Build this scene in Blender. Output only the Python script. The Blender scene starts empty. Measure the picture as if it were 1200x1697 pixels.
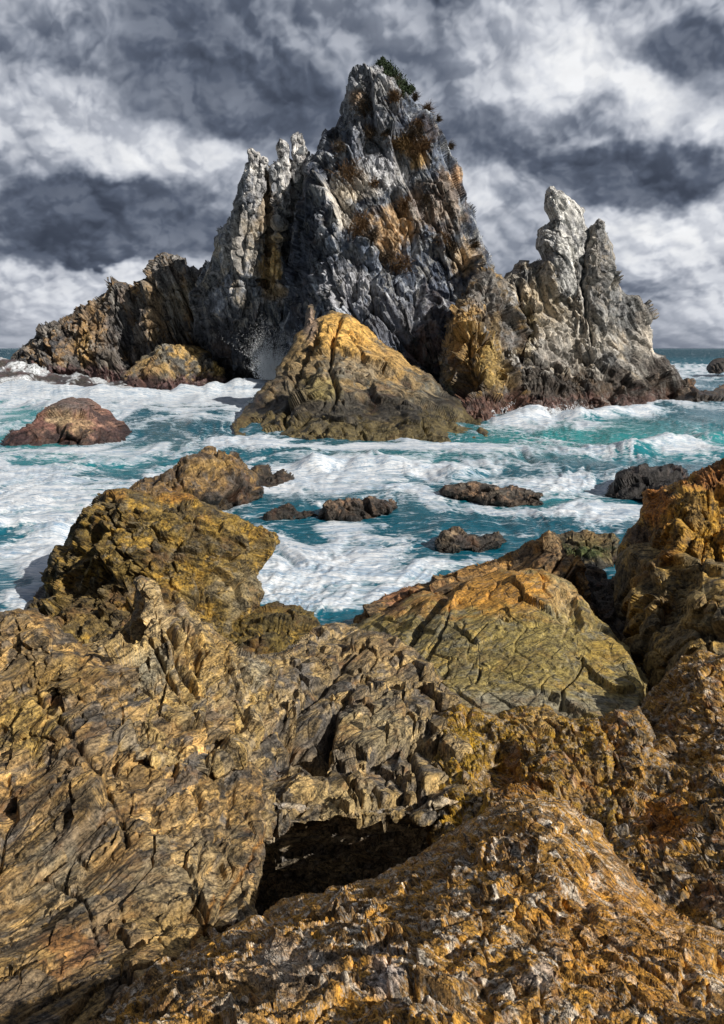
import bpy, math, random, time
import numpy as np
from mathutils import Vector, geometry
T0 = time.time()
scene = bpy.context.scene
COL = scene.collection
rad = math.radians
RNG = np.random.default_rng(7)

# ------------------------------------------------------------------ camera
F, CX, CY = 1131.0, 600.0, 848.5
PITCH, CAMZ = rad(13.5), 6.0
cp, sp_ = math.cos(PITCH), math.sin(PITCH)
cam_d = bpy.data.cameras.new('camera')
cam = bpy.data.objects.new('camera', cam_d)
COL.objects.link(cam)
cam.location = (0, 0, CAMZ)
cam.rotation_euler = (rad(90) - PITCH, 0, 0)
cam_d.sensor_fit = 'VERTICAL'
cam_d.sensor_height = 36.0
cam_d.lens = 36.0 * F / 1697.0
cam_d.clip_end = 60000
cam_d.clip_start = 0.05
scene.camera = cam

def ray(px, py):
    """direction through a photo pixel, scaled to unit forward distance (y = 1)"""
    px = np.asarray(px, float); py = np.asarray(py, float)
    xc = (px - CX) / F; yc = (CY - py) / F
    dy = cp + yc * sp_
    dz = -sp_ + yc * cp
    return xc / dy, dz / dy
def P(px, py, Y):
    u, v = ray(px, py)
    Y = np.asarray(Y, float)
    return np.stack([u * Y, Y + 0 * u, CAMZ + v * Y], -1)
def Yz(px, py, z):
    """forward distance at which the ray through a pixel reaches height z"""
    u, v = ray(px, py)
    return (z - CAMZ) / v
def topx(p):
    dx, dy, dz = p[:, 0], p[:, 1], p[:, 2] - CAMZ
    f = dy * cp - dz * sp_
    up = dy * sp_ + dz * cp
    return CX + F * dx / f, CY - F * up / f

# ------------------------------------------------------------------ noise
def _hash(ix, iy, iz, seed):
    with np.errstate(over='ignore'):
        h = (ix.astype(np.uint32) * np.uint32(374761393) + iy.astype(np.uint32) * np.uint32(668265263)
             + iz.astype(np.uint32) * np.uint32(2246822519) + np.uint32((seed * 3266489917) & 0xffffffff))
        h = (h ^ (h >> np.uint32(13))) * np.uint32(1274126177)
        h = h ^ (h >> np.uint32(16))
        h = h * np.uint32(2654435761)
        return h ^ (h >> np.uint32(15))
GR = np.array([[1,1,0],[-1,1,0],[1,-1,0],[-1,-1,0],[1,0,1],[-1,0,1],[1,0,-1],[-1,0,-1],
               [0,1,1],[0,-1,1],[0,1,-1],[0,-1,-1],[1,1,0],[-1,1,0],[0,-1,1],[0,-1,-1]], np.float32)
def perlin(p, seed=0):
    p = p.astype(np.float32)
    i = np.floor(p).astype(np.int32); f = p - i
    w = f * f * f * (f * (f * 6 - 15) + 10)
    out = 0
    for a in (0, 1):
        wx = w[:, 0] if a else 1 - w[:, 0]
        for b in (0, 1):
            wy = w[:, 1] if b else 1 - w[:, 1]
            for c in (0, 1):
                wz = w[:, 2] if c else 1 - w[:, 2]
                g = GR[_hash(i[:, 0] + a, i[:, 1] + b, i[:, 2] + c, seed) & np.uint32(15)]
                d = g[:, 0] * (f[:, 0] - a) + g[:, 1] * (f[:, 1] - b) + g[:, 2] * (f[:, 2] - c)
                out = out + wx * wy * wz * d
    return out
def fbm(p, seed=0, o=4, gain=.5, foot=None, L=1.0):
    s = 0; a = 1; n = 0
    for k in range(o):
        v = perlin(p * (2.03 ** k) + 17.3 * k, seed + k)
        if foot is not None:
            v = v * sstep(foot * .8, foot * 2.4, L / 2.03 ** k)
        s = s + a * v; n += a; a *= gain
    return s / n * 1.6
def ridged(p, seed=0, o=4, gain=.5):
    s = 0; a = 1; n = 0
    for k in range(o):
        s = s + a * (1 - 2.2 * np.abs(perlin(p * (2.03 ** k) + 11.7 * k, seed + k))); n += a; a *= gain
    return s / n
def worley(p, seed=0, metric='e', jit=.9):
    p = p.astype(np.float32)
    i = np.floor(p).astype(np.int32)
    n = len(p)
    f1 = np.full(n, 9., np.float32); f2 = np.full(n, 9., np.float32)
    idh = np.zeros(n, np.uint32); dv = np.zeros((n, 3), np.float32)
    for a in (-1, 0, 1):
        for b in (-1, 0, 1):
            for c in (-1, 0, 1):
                if abs(a) + abs(b) + abs(c) == 3: continue
                cx, cy, cz = i[:, 0] + a, i[:, 1] + b, i[:, 2] + c
                h = _hash(cx, cy, cz, seed)
                q = np.empty((n, 3), np.float32)
                q[:, 0] = cx + .5 + jit * ((h & np.uint32(1023)) / 1023. - .5)
                q[:, 1] = cy + .5 + jit * (((h >> np.uint32(10)) & np.uint32(1023)) / 1023. - .5)
                q[:, 2] = cz + .5 + jit * (((h >> np.uint32(20)) & np.uint32(1023)) / 1023. - .5)
                d = p - q
                if metric == 'e': D = np.sqrt((d * d).sum(1))
                elif metric == 'c': D = np.abs(d).max(1) * .8 + .2 * np.sqrt((d * d).sum(1))
                else: D = np.abs(d).sum(1)
                m = D < f1
                f2 = np.where(m, f1, np.minimum(f2, D))
                f1 = np.where(m, D, f1)
                idh = np.where(m, h, idh); dv[m] = d[m]
    return f1, f2, idh, dv
def rnd(h, k):
    z = np.zeros_like(h)
    return (_hash(h, z + np.uint32(k), z, 91) & np.uint32(65535)) / 65535. - .5
def sstep(a, b, x):
    t = np.clip((x - a) / (b - a + 1e-9), 0, 1)
    return t * t * (3 - 2 * t)
def lerp(a, b, t):
    return a + (b - a) * t

def frame(axis, up=(0, 1, 0)):
    """three orthonormal rows, the first along axis"""
    a = np.array(axis, float); a /= np.linalg.norm(a)
    b = np.array(up, float); b -= a * a.dot(b); b /= np.linalg.norm(b)
    return np.stack([a, b, np.cross(a, b)])

# displacement layers: every length in metres
def displace(p, layers, seed, gs):
    """stack of relief layers; 'sq' squeezes the space first (beds drawn out along a direction)"""
    d = np.zeros(len(p), np.float32)
    for k, L in enumerate(layers):
        sd = seed * 31 + k * 7
        R = L.get('R')
        q = p * np.array(L['sq']) if 'sq' in L else p
        if R is not None: q = q @ R.T
        st = np.array(L.get('st', (1, 1, 1)), float)
        if L.get('warp'):
            wl = L.get('wl', L['L'] * 2.5)
            w = np.stack([fbm(q / wl + 5 * j, sd + 50 + j, 2) for j in range(3)], 1)
            q = q + w * L['warp'] * L['L']
        q = q / (L['L'] * st)
        t = L['t']
        if t == 'fbm': v = fbm(q, sd, L.get('o', 4), L.get('g', .5))
        elif t == 'ridge': v = ridged(q, sd, L.get('o', 4), L.get('g', .5)) - .45
        elif t == 'billow': v = np.abs(fbm(q, sd, L.get('o', 3), L.get('g', .5))) * 2 - .5
        elif t == 'pit':
            f1, f2, h, dv = worley(q, sd)
            r = .28 + .3 * rnd(h, 3)
            v = -np.clip(1 - (f1 / np.maximum(r, .05)) ** 2, 0, 1) * (rnd(h, 4) > L.get('th', -.1))
        elif t == 'knob':
            f1, f2, h, dv = worley(q, sd)
            v = np.sqrt(np.clip(1 - f1 * f1 * 1.1, 0, 1)) - .6
        elif t == 'block':
            f1, f2, h, dv = worley(q, sd, L.get('m', 'c'), L.get('jit', .75))
            tl = L.get('tilt', .7)
            v = rnd(h, 1) * L.get('off', 1.2) + tl * (dv[:, 0] * rnd(h, 2) + dv[:, 1] * rnd(h, 5) + dv[:, 2] * rnd(h, 6)) * 2
            w = np.clip(1.25 * gs / L['L'], L.get('cw', .14), .6)
            mk = sstep(0, w, f2 - f1)
            v = v * mk - L.get('crack', .2) * (1 - mk)
        elif t == 'saw':
            s_ = q[:, 1] + L.get('sw', .22) * fbm(q * .8 + 3, sd + 5, 2)
            kb = np.floor(s_); fr = s_ - kb
            hb = _hash(kb.astype(np.int32), np.zeros(len(kb), np.int32), np.zeros(len(kb), np.int32), sd)
            dr = np.clip(1.4 * gs / L['L'], L.get('drop', .16), .5)
            v = np.where(fr < 1 - dr, fr / (1 - dr), (1 - fr) / dr) - .5
            v = v * (.75 + 1.1 * rnd(hb, 1)) * sstep(-.35, .25, fbm(q * np.array([.5, .35, .5]) + 8, sd + 9, 2))
        if L.get('mask'):
            ml, lo, hi = L['mask']
            v = v * sstep(lo, hi, fbm(p / ml, sd + 77, 2))
        Ls = L['L'] * (1.0 if t in ('fbm', 'ridge', 'billow', 'knob') else .8)
        d += (v * L['A'] * (1 - .95 * sstep(.25, .55, gs / Ls))).astype(np.float32)
    return d

# ------------------------------------------------------------------ scene bookkeeping
def tag(o, label=None, cat=None, group=None, kind=None):
    if label: o['label'] = label
    if cat: o['category'] = cat
    if group: o['group'] = group
    if kind: o['kind'] = kind
    return o
def mesh_from(name, v, quads=None, mat=None, parent=None, attrs=None, tris=None, smooth=True, origin=None):
    v = np.asarray(v, np.float32)
    if origin is not None: v = v - np.asarray(origin, np.float32)
    me = bpy.data.meshes.new(name)
    nq = 0 if quads is None else len(quads); nt = 0 if tris is None else len(tris)
    idx = []
    if nq: idx.append(np.asarray(quads, np.int32).ravel())
    if nt: idx.append(np.asarray(tris, np.int32).ravel())
    idx = np.concatenate(idx)
    me.vertices.add(len(v)); me.vertices.foreach_set('co', v.ravel())
    me.loops.add(len(idx)); me.loops.foreach_set('vertex_index', idx)
    me.polygons.add(nq + nt)
    ls = np.concatenate([np.arange(nq) * 4, nq * 4 + np.arange(nt) * 3]).astype(np.int32)
    me.polygons.foreach_set('loop_start', ls)
    me.polygons.foreach_set('use_smooth', np.full(nq + nt, smooth))
    for an, arr in (attrs or {}).items():
        if arr.ndim == 2:
            a = me.attributes.new(an, 'FLOAT_COLOR', 'POINT')
            c = np.ones((len(v), 4), np.float32); c[:, :3] = arr
            a.data.foreach_set('color', c.ravel())
        else:
            a = me.attributes.new(an, 'FLOAT', 'POINT')
            a.data.foreach_set('value', arr.astype(np.float32))
    me.update(calc_edges=True)
    if mat: me.materials.append(mat)
    o = bpy.data.objects.new(name, me)
    COL.objects.link(o)
    if parent is not None:
        o.parent = parent
        if origin is not None: o.location = Vector(origin) - parent.location
    elif origin is not None:
        o.location = origin
    return o

# ------------------------------------------------------------------ material nodes
class NT:
    def __init__(s, tree): s.t = tree; s.n = tree.nodes; s.l = tree.links
    def new(s, kind, **kw):
        nd = s.n.new(kind)
        for k, v in kw.items(): setattr(nd, k, v)
        return nd
    def put(s, sock, val):
        if val is None: return
        if hasattr(val, 'is_output'): s.l.new(val, sock)
        else: sock.default_value = val
    def math(s, op, a, b=None, c=None, clamp=False):
        nd = s.new('ShaderNodeMath', operation=op); nd.use_clamp = clamp
        for k, x in enumerate((a, b, c)): s.put(nd.inputs[k], x) if x is not None else None
        return nd.outputs[0]
    def vmath(s, op, a, b=None):
        nd = s.new('ShaderNodeVectorMath', operation=op)
        s.put(nd.inputs[0], a)
        if b is not None: s.put(nd.inputs[1], b)
        return nd.outputs['Value'] if op in ('DOT_PRODUCT', 'LENGTH') else nd.outputs[0]
    def noise(s, vec, scale, detail=6, rough=.6, dist=0, out=0, lac=2.0):
        nd = s.new('ShaderNodeTexNoise')
        s.put(nd.inputs['Vector'], vec); s.put(nd.inputs['Scale'], scale)
        nd.inputs['Detail'].default_value = detail; nd.inputs['Roughness'].default_value = rough
        nd.inputs['Distortion'].default_value = dist; nd.inputs['Lacunarity'].default_value = lac
        return nd.outputs[out]
    def vor(s, vec, scale, feature='F1', out='Distance'):
        nd = s.new('ShaderNodeTexVoronoi', feature=feature)
        s.put(nd.inputs['Vector'], vec); s.put(nd.inputs['Scale'], scale)
        return nd.outputs[out]
    def ramp(s, fac, stops, interp='LINEAR'):
        nd = s.new('ShaderNodeValToRGB'); cr = nd.color_ramp; cr.interpolation = interp
        while len(cr.elements) < len(stops): cr.elements.new(.5)
        for e, (p, c) in zip(cr.elements, stops):
            e.position = p; e.color = (*c, 1) if not np.isscalar(c) else (c, c, c, 1)
        s.put(nd.inputs[0], fac)
        return nd.outputs[0]
    def mix(s, fac, a, b, mode='MIX'):
        nd = s.new('ShaderNodeMix', data_type='RGBA', blend_type=mode)
        s.put(nd.inputs[0], fac)
        for sock, x in ((nd.inputs[6], a), (nd.inputs[7], b)):
            if isinstance(x, tuple) and len(x) == 3: x = (*x, 1)
            s.put(sock, x)
        return nd.outputs[2]
    def smooth(s, x, a, b):
        nd = s.new('ShaderNodeMapRange', interpolation_type='SMOOTHSTEP')
        s.put(nd.inputs[0], x); nd.inputs[1].default_value = a; nd.inputs[2].default_value = b
        return nd.outputs[0]
    def attr(s, name, out='Color'):
        nd = s.new('ShaderNodeAttribute', attribute_name=name)
        return nd.outputs[out]

def material(name):
    m = bpy.data.materials.new(name); m.use_nodes = True
    t = NT(m.node_tree); b = m.node_tree.nodes['Principled BSDF']
    return m, t, b

def rock_material(name, unit, axis=(0, 0, 1), stretch=4., contrast=.8, rust=(.20, .07, .02), rust_amt=.25,
                  vein=(.55, .53, .48), vein_amt=.0, dark=(.035, .033, .032), dark_amt=.35, bump=.6, rough=.82, speck=.0, joints=.0):
    """weathered rock: regional tint from the mesh, streaked along the bedding, rust, mineral veins, grain"""
    m, t, b = material(name)
    pos = t.new('ShaderNodeNewGeometry').outputs['Position']
    R = frame(axis, (0.3, 1, .1))
    q = [t.vmath('DOT_PRODUCT', pos, tuple(R[k])) for k in range(3)]
    cmb = t.new('ShaderNodeCombineXYZ')
    t.put(cmb.inputs[0], t.math('DIVIDE', q[0], stretch)); t.put(cmb.inputs[1], q[1]); t.put(cmb.inputs[2], q[2])
    bed = cmb.outputs[0]
    wob = t.noise(pos, .25 / unit, 3, .5, out=1)
    wob = t.vmath('SCALE', t.vmath('SUBTRACT', wob, (.5, .5, .5)))
    wob.node.inputs['Scale'].default_value = .7 * unit
    bedw = t.vmath('ADD', bed, wob)
    n_streak = t.noise(bedw, 2.6 / unit, 7, .7)
    n_blot = t.noise(pos, .45 / unit, 6, .62, .6)
    n_fine = t.noise(pos, 7. / unit, 6, .7)
    c = t.attr('col')
    v = t.math('ADD', t.math('MULTIPLY', n_streak, 1.1), t.math('MULTIPLY', n_fine, .9))
    v = t.math('ADD', t.math('MULTIPLY', t.math('SUBTRACT', v, 1.0), contrast * 5.6), .97)
    v = t.math('MINIMUM', t.math('MAXIMUM', v, .16), 2.3)
    g = t.new('ShaderNodeCombineColor')
    for k in range(3): t.put(g.inputs[k], v)
    c = t.mix(1.0, c, g.outputs[0], 'MULTIPLY')
    if rust_amt:
        k = t.math('MULTIPLY', t.smooth(n_blot, .52, .68), rust_amt)
        k = t.math('MULTIPLY', k, t.smooth(n_streak, .35, .6))
        c = t.mix(k, c, rust)
    if dark_amt:
        nd = t.noise(bedw, .8 / unit, 8, .7, 1.0)
        k = t.math('MULTIPLY', t.smooth(nd, .56, .66), dark_amt)
        c = t.mix(k, c, dark)
    if vein_amt:
        nv = t.noise(bedw, .9 / unit, 5, .6, 1.4)
        k = t.math('SUBTRACT', 1.0, t.smooth(t.math('ABSOLUTE', t.math('SUBTRACT', nv, .5)), .006, .028))
        k = t.math('MULTIPLY', k, t.smooth(t.noise(pos, .7 / unit, 3, .5), .44, .62))
        c = t.mix(t.math('MULTIPLY', k, vein_amt), c, vein)
    hcr = None
    if joints:
        w2 = t.vmath('SCALE', wob); w2.node.inputs['Scale'].default_value = .12
        jw = t.vmath('ADD', bed, w2)
        mp = t.new('ShaderNodeMapping'); mp.inputs['Scale'].default_value = (2.2, 1.3, 1); t.l.new(jw, mp.inputs[0])
        e1 = t.vor(mp.outputs[0], .5 / unit, 'DISTANCE_TO_EDGE'); e2 = t.vor(mp.outputs[0], 1.7 / unit, 'DISTANCE_TO_EDGE')
        k1 = t.math('SUBTRACT', 1.0, t.smooth(e1, .008, .035)); k2 = t.math('MULTIPLY', t.math('SUBTRACT', 1.0, t.smooth(e2, .01, .05)), t.math('MULTIPLY', t.smooth(n_blot, .46, .6), .6))
        hcr = t.math('MAXIMUM', k1, k2)
        c = t.mix(t.math('MULTIPLY', hcr, joints), c, (.03, .022, .015))
    if speck:
        ns = t.noise(pos, 16. / unit, 3, .5)
        c = t.mix(t.math('MULTIPLY', t.smooth(ns, .66, .72), speck), c, (.6, .58, .54))
    t.l.new(c, b.inputs['Base Color'])
    wet = t.attr('wet', 'Fac')
    r = t.math('SUBTRACT', t.math('ADD', rough, t.math('MULTIPLY', t.math('SUBTRACT', n_fine, .5), .3)), t.math('MULTIPLY', wet, .42))
    t.l.new(r, b.inputs['Roughness'])
    b.inputs['Specular IOR Level'].default_value = .35
    h = t.math('ADD', t.math('MULTIPLY', n_streak, .6), t.math('MULTIPLY', n_fine, .35))
    if hcr is not None: h = t.math('SUBTRACT', h, t.math('MULTIPLY', hcr, .35))
    bp = t.new('ShaderNodeBump'); bp.inputs['Strength'].default_value = bump
    bp.inputs['Distance'].default_value = .34 * unit
    t.l.new(h, bp.inputs['Height']); t.l.new(bp.outputs[0], b.inputs['Normal'])
    return m

# ------------------------------------------------------------------ rock builder
def poly_sd(px, py, poly):
    """signed distance (inside positive) and inward gradient"""
    n = len(px); poly = np.asarray(poly, float)
    best = np.full(n, 1e18); gx = np.zeros(n); gy = np.zeros(n)
    inside = np.zeros(n, bool)
    m = len(poly)
    for k in range(m):
        ax, ay = poly[k]; bx, by = poly[(k + 1) % m]
        ex, ey = bx - ax, by - ay
        l2 = ex * ex + ey * ey + 1e-12
        t = np.clip(((px - ax) * ex + (py - ay) * ey) / l2, 0, 1)
        dx = px - (ax + t * ex); dy = py - (ay + t * ey)
        d2 = dx * dx + dy * dy
        u = d2 < best
        best = np.where(u, d2, best); gx = np.where(u, dx, gx); gy = np.where(u, dy, gy)
        if ay != by:
            c = ((ay > py) != (by > py)) & (px < (bx - ax) * (py - ay) / (by - ay + 1e-30) + ax)
            inside ^= c
    d = np.sqrt(best)
    s = np.where(inside, 1, -1)
    gl = np.maximum(d, 1e-6)
    return d * s, gx / gl * s, gy / gl * s
def jag_poly(poly, amp, seed, levels=3, minlen=7):
    """roughen an outline by repeated midpoint offsets"""
    r = np.random.default_rng(seed)
    pts = [tuple(map(float, p)) for p in poly]
    for lv in range(levels):
        out = []
        for k in range(len(pts)):
            a = np.array(pts[k]); b = np.array(pts[(k + 1) % len(pts)])
            out.append(tuple(a)); l = np.hypot(*(b - a))
            if l > minlen:
                nrm = np.array([-(b - a)[1], (b - a)[0]]) / l
                t = r.uniform(.35, .65)
                out.append(tuple(a + (b - a) * t + nrm * r.uniform(-1, 1) * min(amp, .35) * l * .55))
        pts = out
    return pts
class Interp:
    """inverse distance (1/Y) interpolated between control points, so that flat faces stay flat"""
    def __init__(s, pts):
        pts = np.array(pts, float)
        _, ix = np.unique(np.round(pts[:, :2], 1), axis=0, return_index=True)
        pts = pts[ix]
        s.c = pts[:, :2] / 100.; n = len(pts); w = 1 / pts[:, 2]
        s.sc = w.mean()
        D = np.linalg.norm(s.c[:, None] - s.c[None], axis=2)
        A = np.zeros((n + 3, n + 3)); A[:n, :n] = D
        A[:n, n] = 1; A[:n, n + 1:] = s.c; A[n, :n] = 1; A[n + 1:, :n] = s.c.T
        s.x = np.linalg.solve(A + np.eye(n + 3) * 1e-9, np.concatenate([w / s.sc, [0, 0, 0]]))
    def __call__(s, px, py):
        q = np.stack([px, py], 1) / 100.; n = len(s.c)
        out = np.full(len(q), s.x[n])
        for k in range(n): out += s.x[k] * np.hypot(q[:, 0] - s.c[k, 0], q[:, 1] - s.c[k, 1])
        out += q @ s.x[n + 1:]
        return 1 / np.maximum(out * s.sc, 1e-5)

ROCKS = {}
SQ = (1, .55, 1)                                # shore beds are drawn out towards the sea
def rock(name, outline, ctrl, mat, layers, pal, lines=(), sp=2.2, rpx=25, rm=1., thick=4., seed=1, jag=.22, jl=3,
         paint=(), wetz=None, wetcol=(.025, .022, .02), stand=False, label=None, cat='rock', group=None, parent=None,
         colL=None, edge_keep=.45, band=None, mosaic=None, col_axis=None, seams=(), gain=1.28, wash=None, sat=1.0, spy=None, flat=True, smf=1.0):
    ctrl = [(c[0], c[1], Yz(c[0], c[1], c[3])) if c[2] == 'z' else c for c in ctrl]
    pts = list(ctrl)
    for ln in lines:
        ln = [(c[0], c[1], float(Yz(c[0], c[1], c[3]))) if c[2] == 'z' else c for c in ln]
        for a, b in zip(ln[:-1], ln[1:]):
            k = max(1, int(math.hypot(b[0] - a[0], b[1] - a[1]) / 18))
            for j in range(k):
                t = j / k
                pts.append((a[0] + (b[0] - a[0]) * t, a[1] + (b[1] - a[1]) * t, 1 / (1 / a[2] + (1 / b[2] - 1 / a[2]) * t)))
        pts.append(ln[-1])
    itp = Interp(pts)
    poly = np.array(jag_poly(outline, jag, seed * 13 + 5, jl))
    x0, y0 = poly.min(0) - 2 * sp; x1, y1 = poly.max(0) + 2 * sp
    spy = spy or sp
    xs = np.arange(x0, x1 + sp, sp); ys = np.arange(y0, y1 + spy, spy)
    W, H = len(xs), len(ys)
    gx, gy = np.meshgrid(xs, ys)
    r = np.random.default_rng(seed)
    gx = gx.ravel(); gy = gy.ravel()
    sd, nx, ny = poly_sd(gx, gy, poly)
    ok = (sd > -.75 * sp).reshape(H, W)
    qm = ok[:-1, :-1] & ok[1:, :-1] & ok[:-1, 1:] & ok[1:, 1:]
    # snap the rim onto the outline
    out = sd < 0
    gx = np.where(out & (sd > -2 * sp), gx - nx * sd, gx); gy = np.where(out & (sd > -2 * sp), gy - ny * sd, gy)
    sdc = np.maximum(sd, 0)
    e = np.clip(1 - sdc / rpx, 0, 1)
    Y = itp(gx, gy)
    Yr = Y + rm * (1 - np.sqrt(np.maximum(1 - e * e, 0)))
    base = P(gx, gy, Yr)
    B = base.reshape(H, W, 3)
    # normals of the smooth form
    dx = np.gradient(B, axis=1); dy = np.gradient(B, axis=0)
    N = np.cross(dy, dx).reshape(-1, 3)
    N /= np.linalg.norm(N, axis=1, keepdims=True) + 1e-12
    view = base - np.array([0, 0, CAMZ])
    flip = (N * view).sum(1) > 0
    N[flip] *= -1
    used = np.zeros((H, W), bool)
    used[:-1, :-1] |= qm; used[1:, :-1] |= qm; used[:-1, 1:] |= qm; used[1:, 1:] |= qm
    uid = np.flatnonzero(used.ravel())
    remap = np.full(H * W, -1); remap[uid] = np.arange(len(uid))
    b0 = base[uid]; n0 = N[uid]; s0 = sdc[uid]
    gsp = np.maximum(np.linalg.norm(dx, axis=2), np.linalg.norm(dy, axis=2)).ravel()[uid] * smf
    d = displace(b0, layers, seed, gsp)
    seamk = []
    for (spts, hw, scol, sstr, sdep) in seams:
        best = np.full(len(uid), 1e9); px_, py_ = gx[uid], gy[uid]
        wbx = 3.5 * fbm(b0 / (hw * 6 * gsp.mean() + 1e-6), seed + 40, 3)
        for (ax, ay), (bx, by) in zip(spts[:-1], spts[1:]):
            ex, ey = bx - ax, by - ay
            tt = np.clip(((px_ - ax) * ex + (py_ - ay) * ey) / (ex * ex + ey * ey), 0, 1)
            best = np.minimum(best, np.hypot(px_ + wbx - ax - tt * ex, py_ + wbx - ay - tt * ey))
        kk = np.exp(-(best / hw) ** 2)
        d -= sdep * kk; seamk.append((kk, scol, sstr))
    fade = edge_keep + (1 - edge_keep) * sstep(0, rpx * .6, s0)
    front = b0 + n0 * (d * fade)[:, None]
    # quads
    qi, qj = np.nonzero(qm)
    a = remap[qi * W + qj]; bq = remap[qi * W + qj + 1]; c = remap[(qi + 1) * W + qj + 1]; dq = remap[(qi + 1) * W + qj]
    quads = np.stack([a, dq, c, bq], 1)
    # rim = used verts that do not have four kept quads
    cnt = np.zeros(len(uid), int)
    for arr in (a, bq, c, dq): np.add.at(cnt, arr, 1)
    rim = cnt < 4
    # back: same footprint, bulging away from the camera, sharing the rim
    smax = max(s0.max(), 1)
    bul = np.sqrt(np.clip(1 - (1 - np.clip(s0 / smax, 0, 1)) ** 2, 0, 1))
    Yb = np.maximum(Yr[uid], itp(gx, gy)[uid]) + rm * .8 + thick * bul
    back = P(gx[uid], gy[uid], Yb)
    if stand:
        back = np.stack([lerp(back[:, 0], b0[:, 0], .6), Yb, np.minimum(back[:, 2], b0[:, 2])], 1)
    back = back + (fbm(back / (thick * .5 + .1), seed + 3, 3) * thick * .12)[:, None] * np.array([.4, .8, .3]) * (~rim)[:, None]
    nb = np.flatnonzero(~rim)
    bmap = np.arange(len(uid)); bmap[nb] = len(uid) + np.arange(len(nb))
    bq_ = bmap[quads][:, ::-1]
    keep = (bq_ >= len(uid)).any(1)
    verts = np.concatenate([front, back[nb]])
    allq = np.concatenate([quads, bq_[keep]])
    # ---------------- albedo
    u = colL or .02 * float(np.median(Y[uid])) * 2
    pv = verts
    if col_axis is not None:
        Rf = frame(col_axis); q = pv @ Rf.T; q[:, 0] /= 3.5
    else: q = pv
    pal = np.array(pal, float)
    c_ = lerp(pal[0], pal[1], sstep(-.25, .25, fbm(q / u, seed + 11, 4))[:, None])
    if len(pal) > 2: c_ = lerp(c_, pal[2], (sstep(.08, .3, fbm(q / (u * .6) + 9, seed + 12, 5, .6)) * .85)[:, None])
    if len(pal) > 3: c_ = lerp(c_, pal[3], (sstep(.12, .32, fbm(q / (u * .35) + 4, seed + 13, 5, .6)) * .8)[:, None])
    if mosaic is not None:     # joint blocks differ in tone: (block length, amount, frame, stretch)
        mL, ma, mR, mst = mosaic
        _, _, hm, _ = worley(((pv * np.array(SQ)) @ mR.T + .12 * mL * np.stack([fbm(pv / mL / 2.5 + 5 * j, 71 + j, 2) for j in range(3)], 1)) / (mL * np.array(mst)), seed * 31 + 7 * 3, 'c', .65)
        c_ = lerp(c_, pal[2], np.clip(rnd(hm, 11) * 2, 0, 1)[:, None] * ma)
        c_ = lerp(c_, pal[-1], np.clip(rnd(hm, 12) * 2, 0, 1)[:, None] * ma)
        c_ = c_ * (1 + ma * 1.0 * rnd(hm, 13))[:, None]
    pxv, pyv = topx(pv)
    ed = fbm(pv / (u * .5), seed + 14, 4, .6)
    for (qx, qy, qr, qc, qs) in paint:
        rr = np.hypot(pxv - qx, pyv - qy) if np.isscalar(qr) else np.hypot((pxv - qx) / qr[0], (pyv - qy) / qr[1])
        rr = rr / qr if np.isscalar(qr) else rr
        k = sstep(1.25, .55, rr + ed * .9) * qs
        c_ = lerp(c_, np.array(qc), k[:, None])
    nf = len(front)
    for kk, scol, sstr in seamk:
        if scol is not None: c_[:nf] = lerp(c_[:nf], np.array(scol), (kk * sstr)[:, None])
    lum = c_ @ np.array([.25, .65, .10]); c_ = np.maximum(lum[:, None] + (c_ - lum[:, None]) * sat, .004) * gain
    wet = np.zeros(len(pv))
    if wetz is not None:
        k = 1 - sstep(wetz * .55, wetz * 1.25, pv[:, 2] + ed * wetz * .9)
        c_ = lerp(c_, np.array(wetcol), (k * .85)[:, None]); wet = k
    if band is not None:   # a band of weed or barnacles just above the water: (height, colour, strength)
        k = (1 - sstep(band[0] * .6, band[0] * 1.3, pv[:, 2] + ed * band[0] * .8)) * band[2]
        c_ = lerp(c_, np.array(band[1]), k[:, None])
    if wash is not None:   # white water draining down the face
        k = sstep(.0, .22, fbm(pv / np.array(wash[0]), seed + 60, 4, .6) + wash[1])
        c_ = lerp(c_, np.array([.62, .66, .70]), (k * wash[2])[:, None])
    c_ = np.clip(c_ * (1 + .35 * fbm(q / (u * .15), seed + 15, 3)[:, None]), .004, .9)
    org = verts[:, :].mean(0); org[2] = verts[:, 2].min(); org[1] = np.median(Y[uid])
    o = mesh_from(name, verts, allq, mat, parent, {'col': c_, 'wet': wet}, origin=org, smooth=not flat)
    if parent is None: tag(o, label, cat, group)
    elif label: o['label'] = label
    ROCKS.setdefault(name, []).append(o)
    o_front = dict(px=gx[uid], py=gy[uid], p=front, n=n0)
    return o, o_front
def surf(fr, px, py):
    k = np.argmin((fr['px'] - px) ** 2 + (fr['py'] - py) ** 2)
    return fr['p'][k], fr['n'][k]
#==SCENE==
SUN_AZ, SUN_EL, SUN, CLOUD, EXPO = 124, 35, 5.0, .92, 0.03
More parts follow.
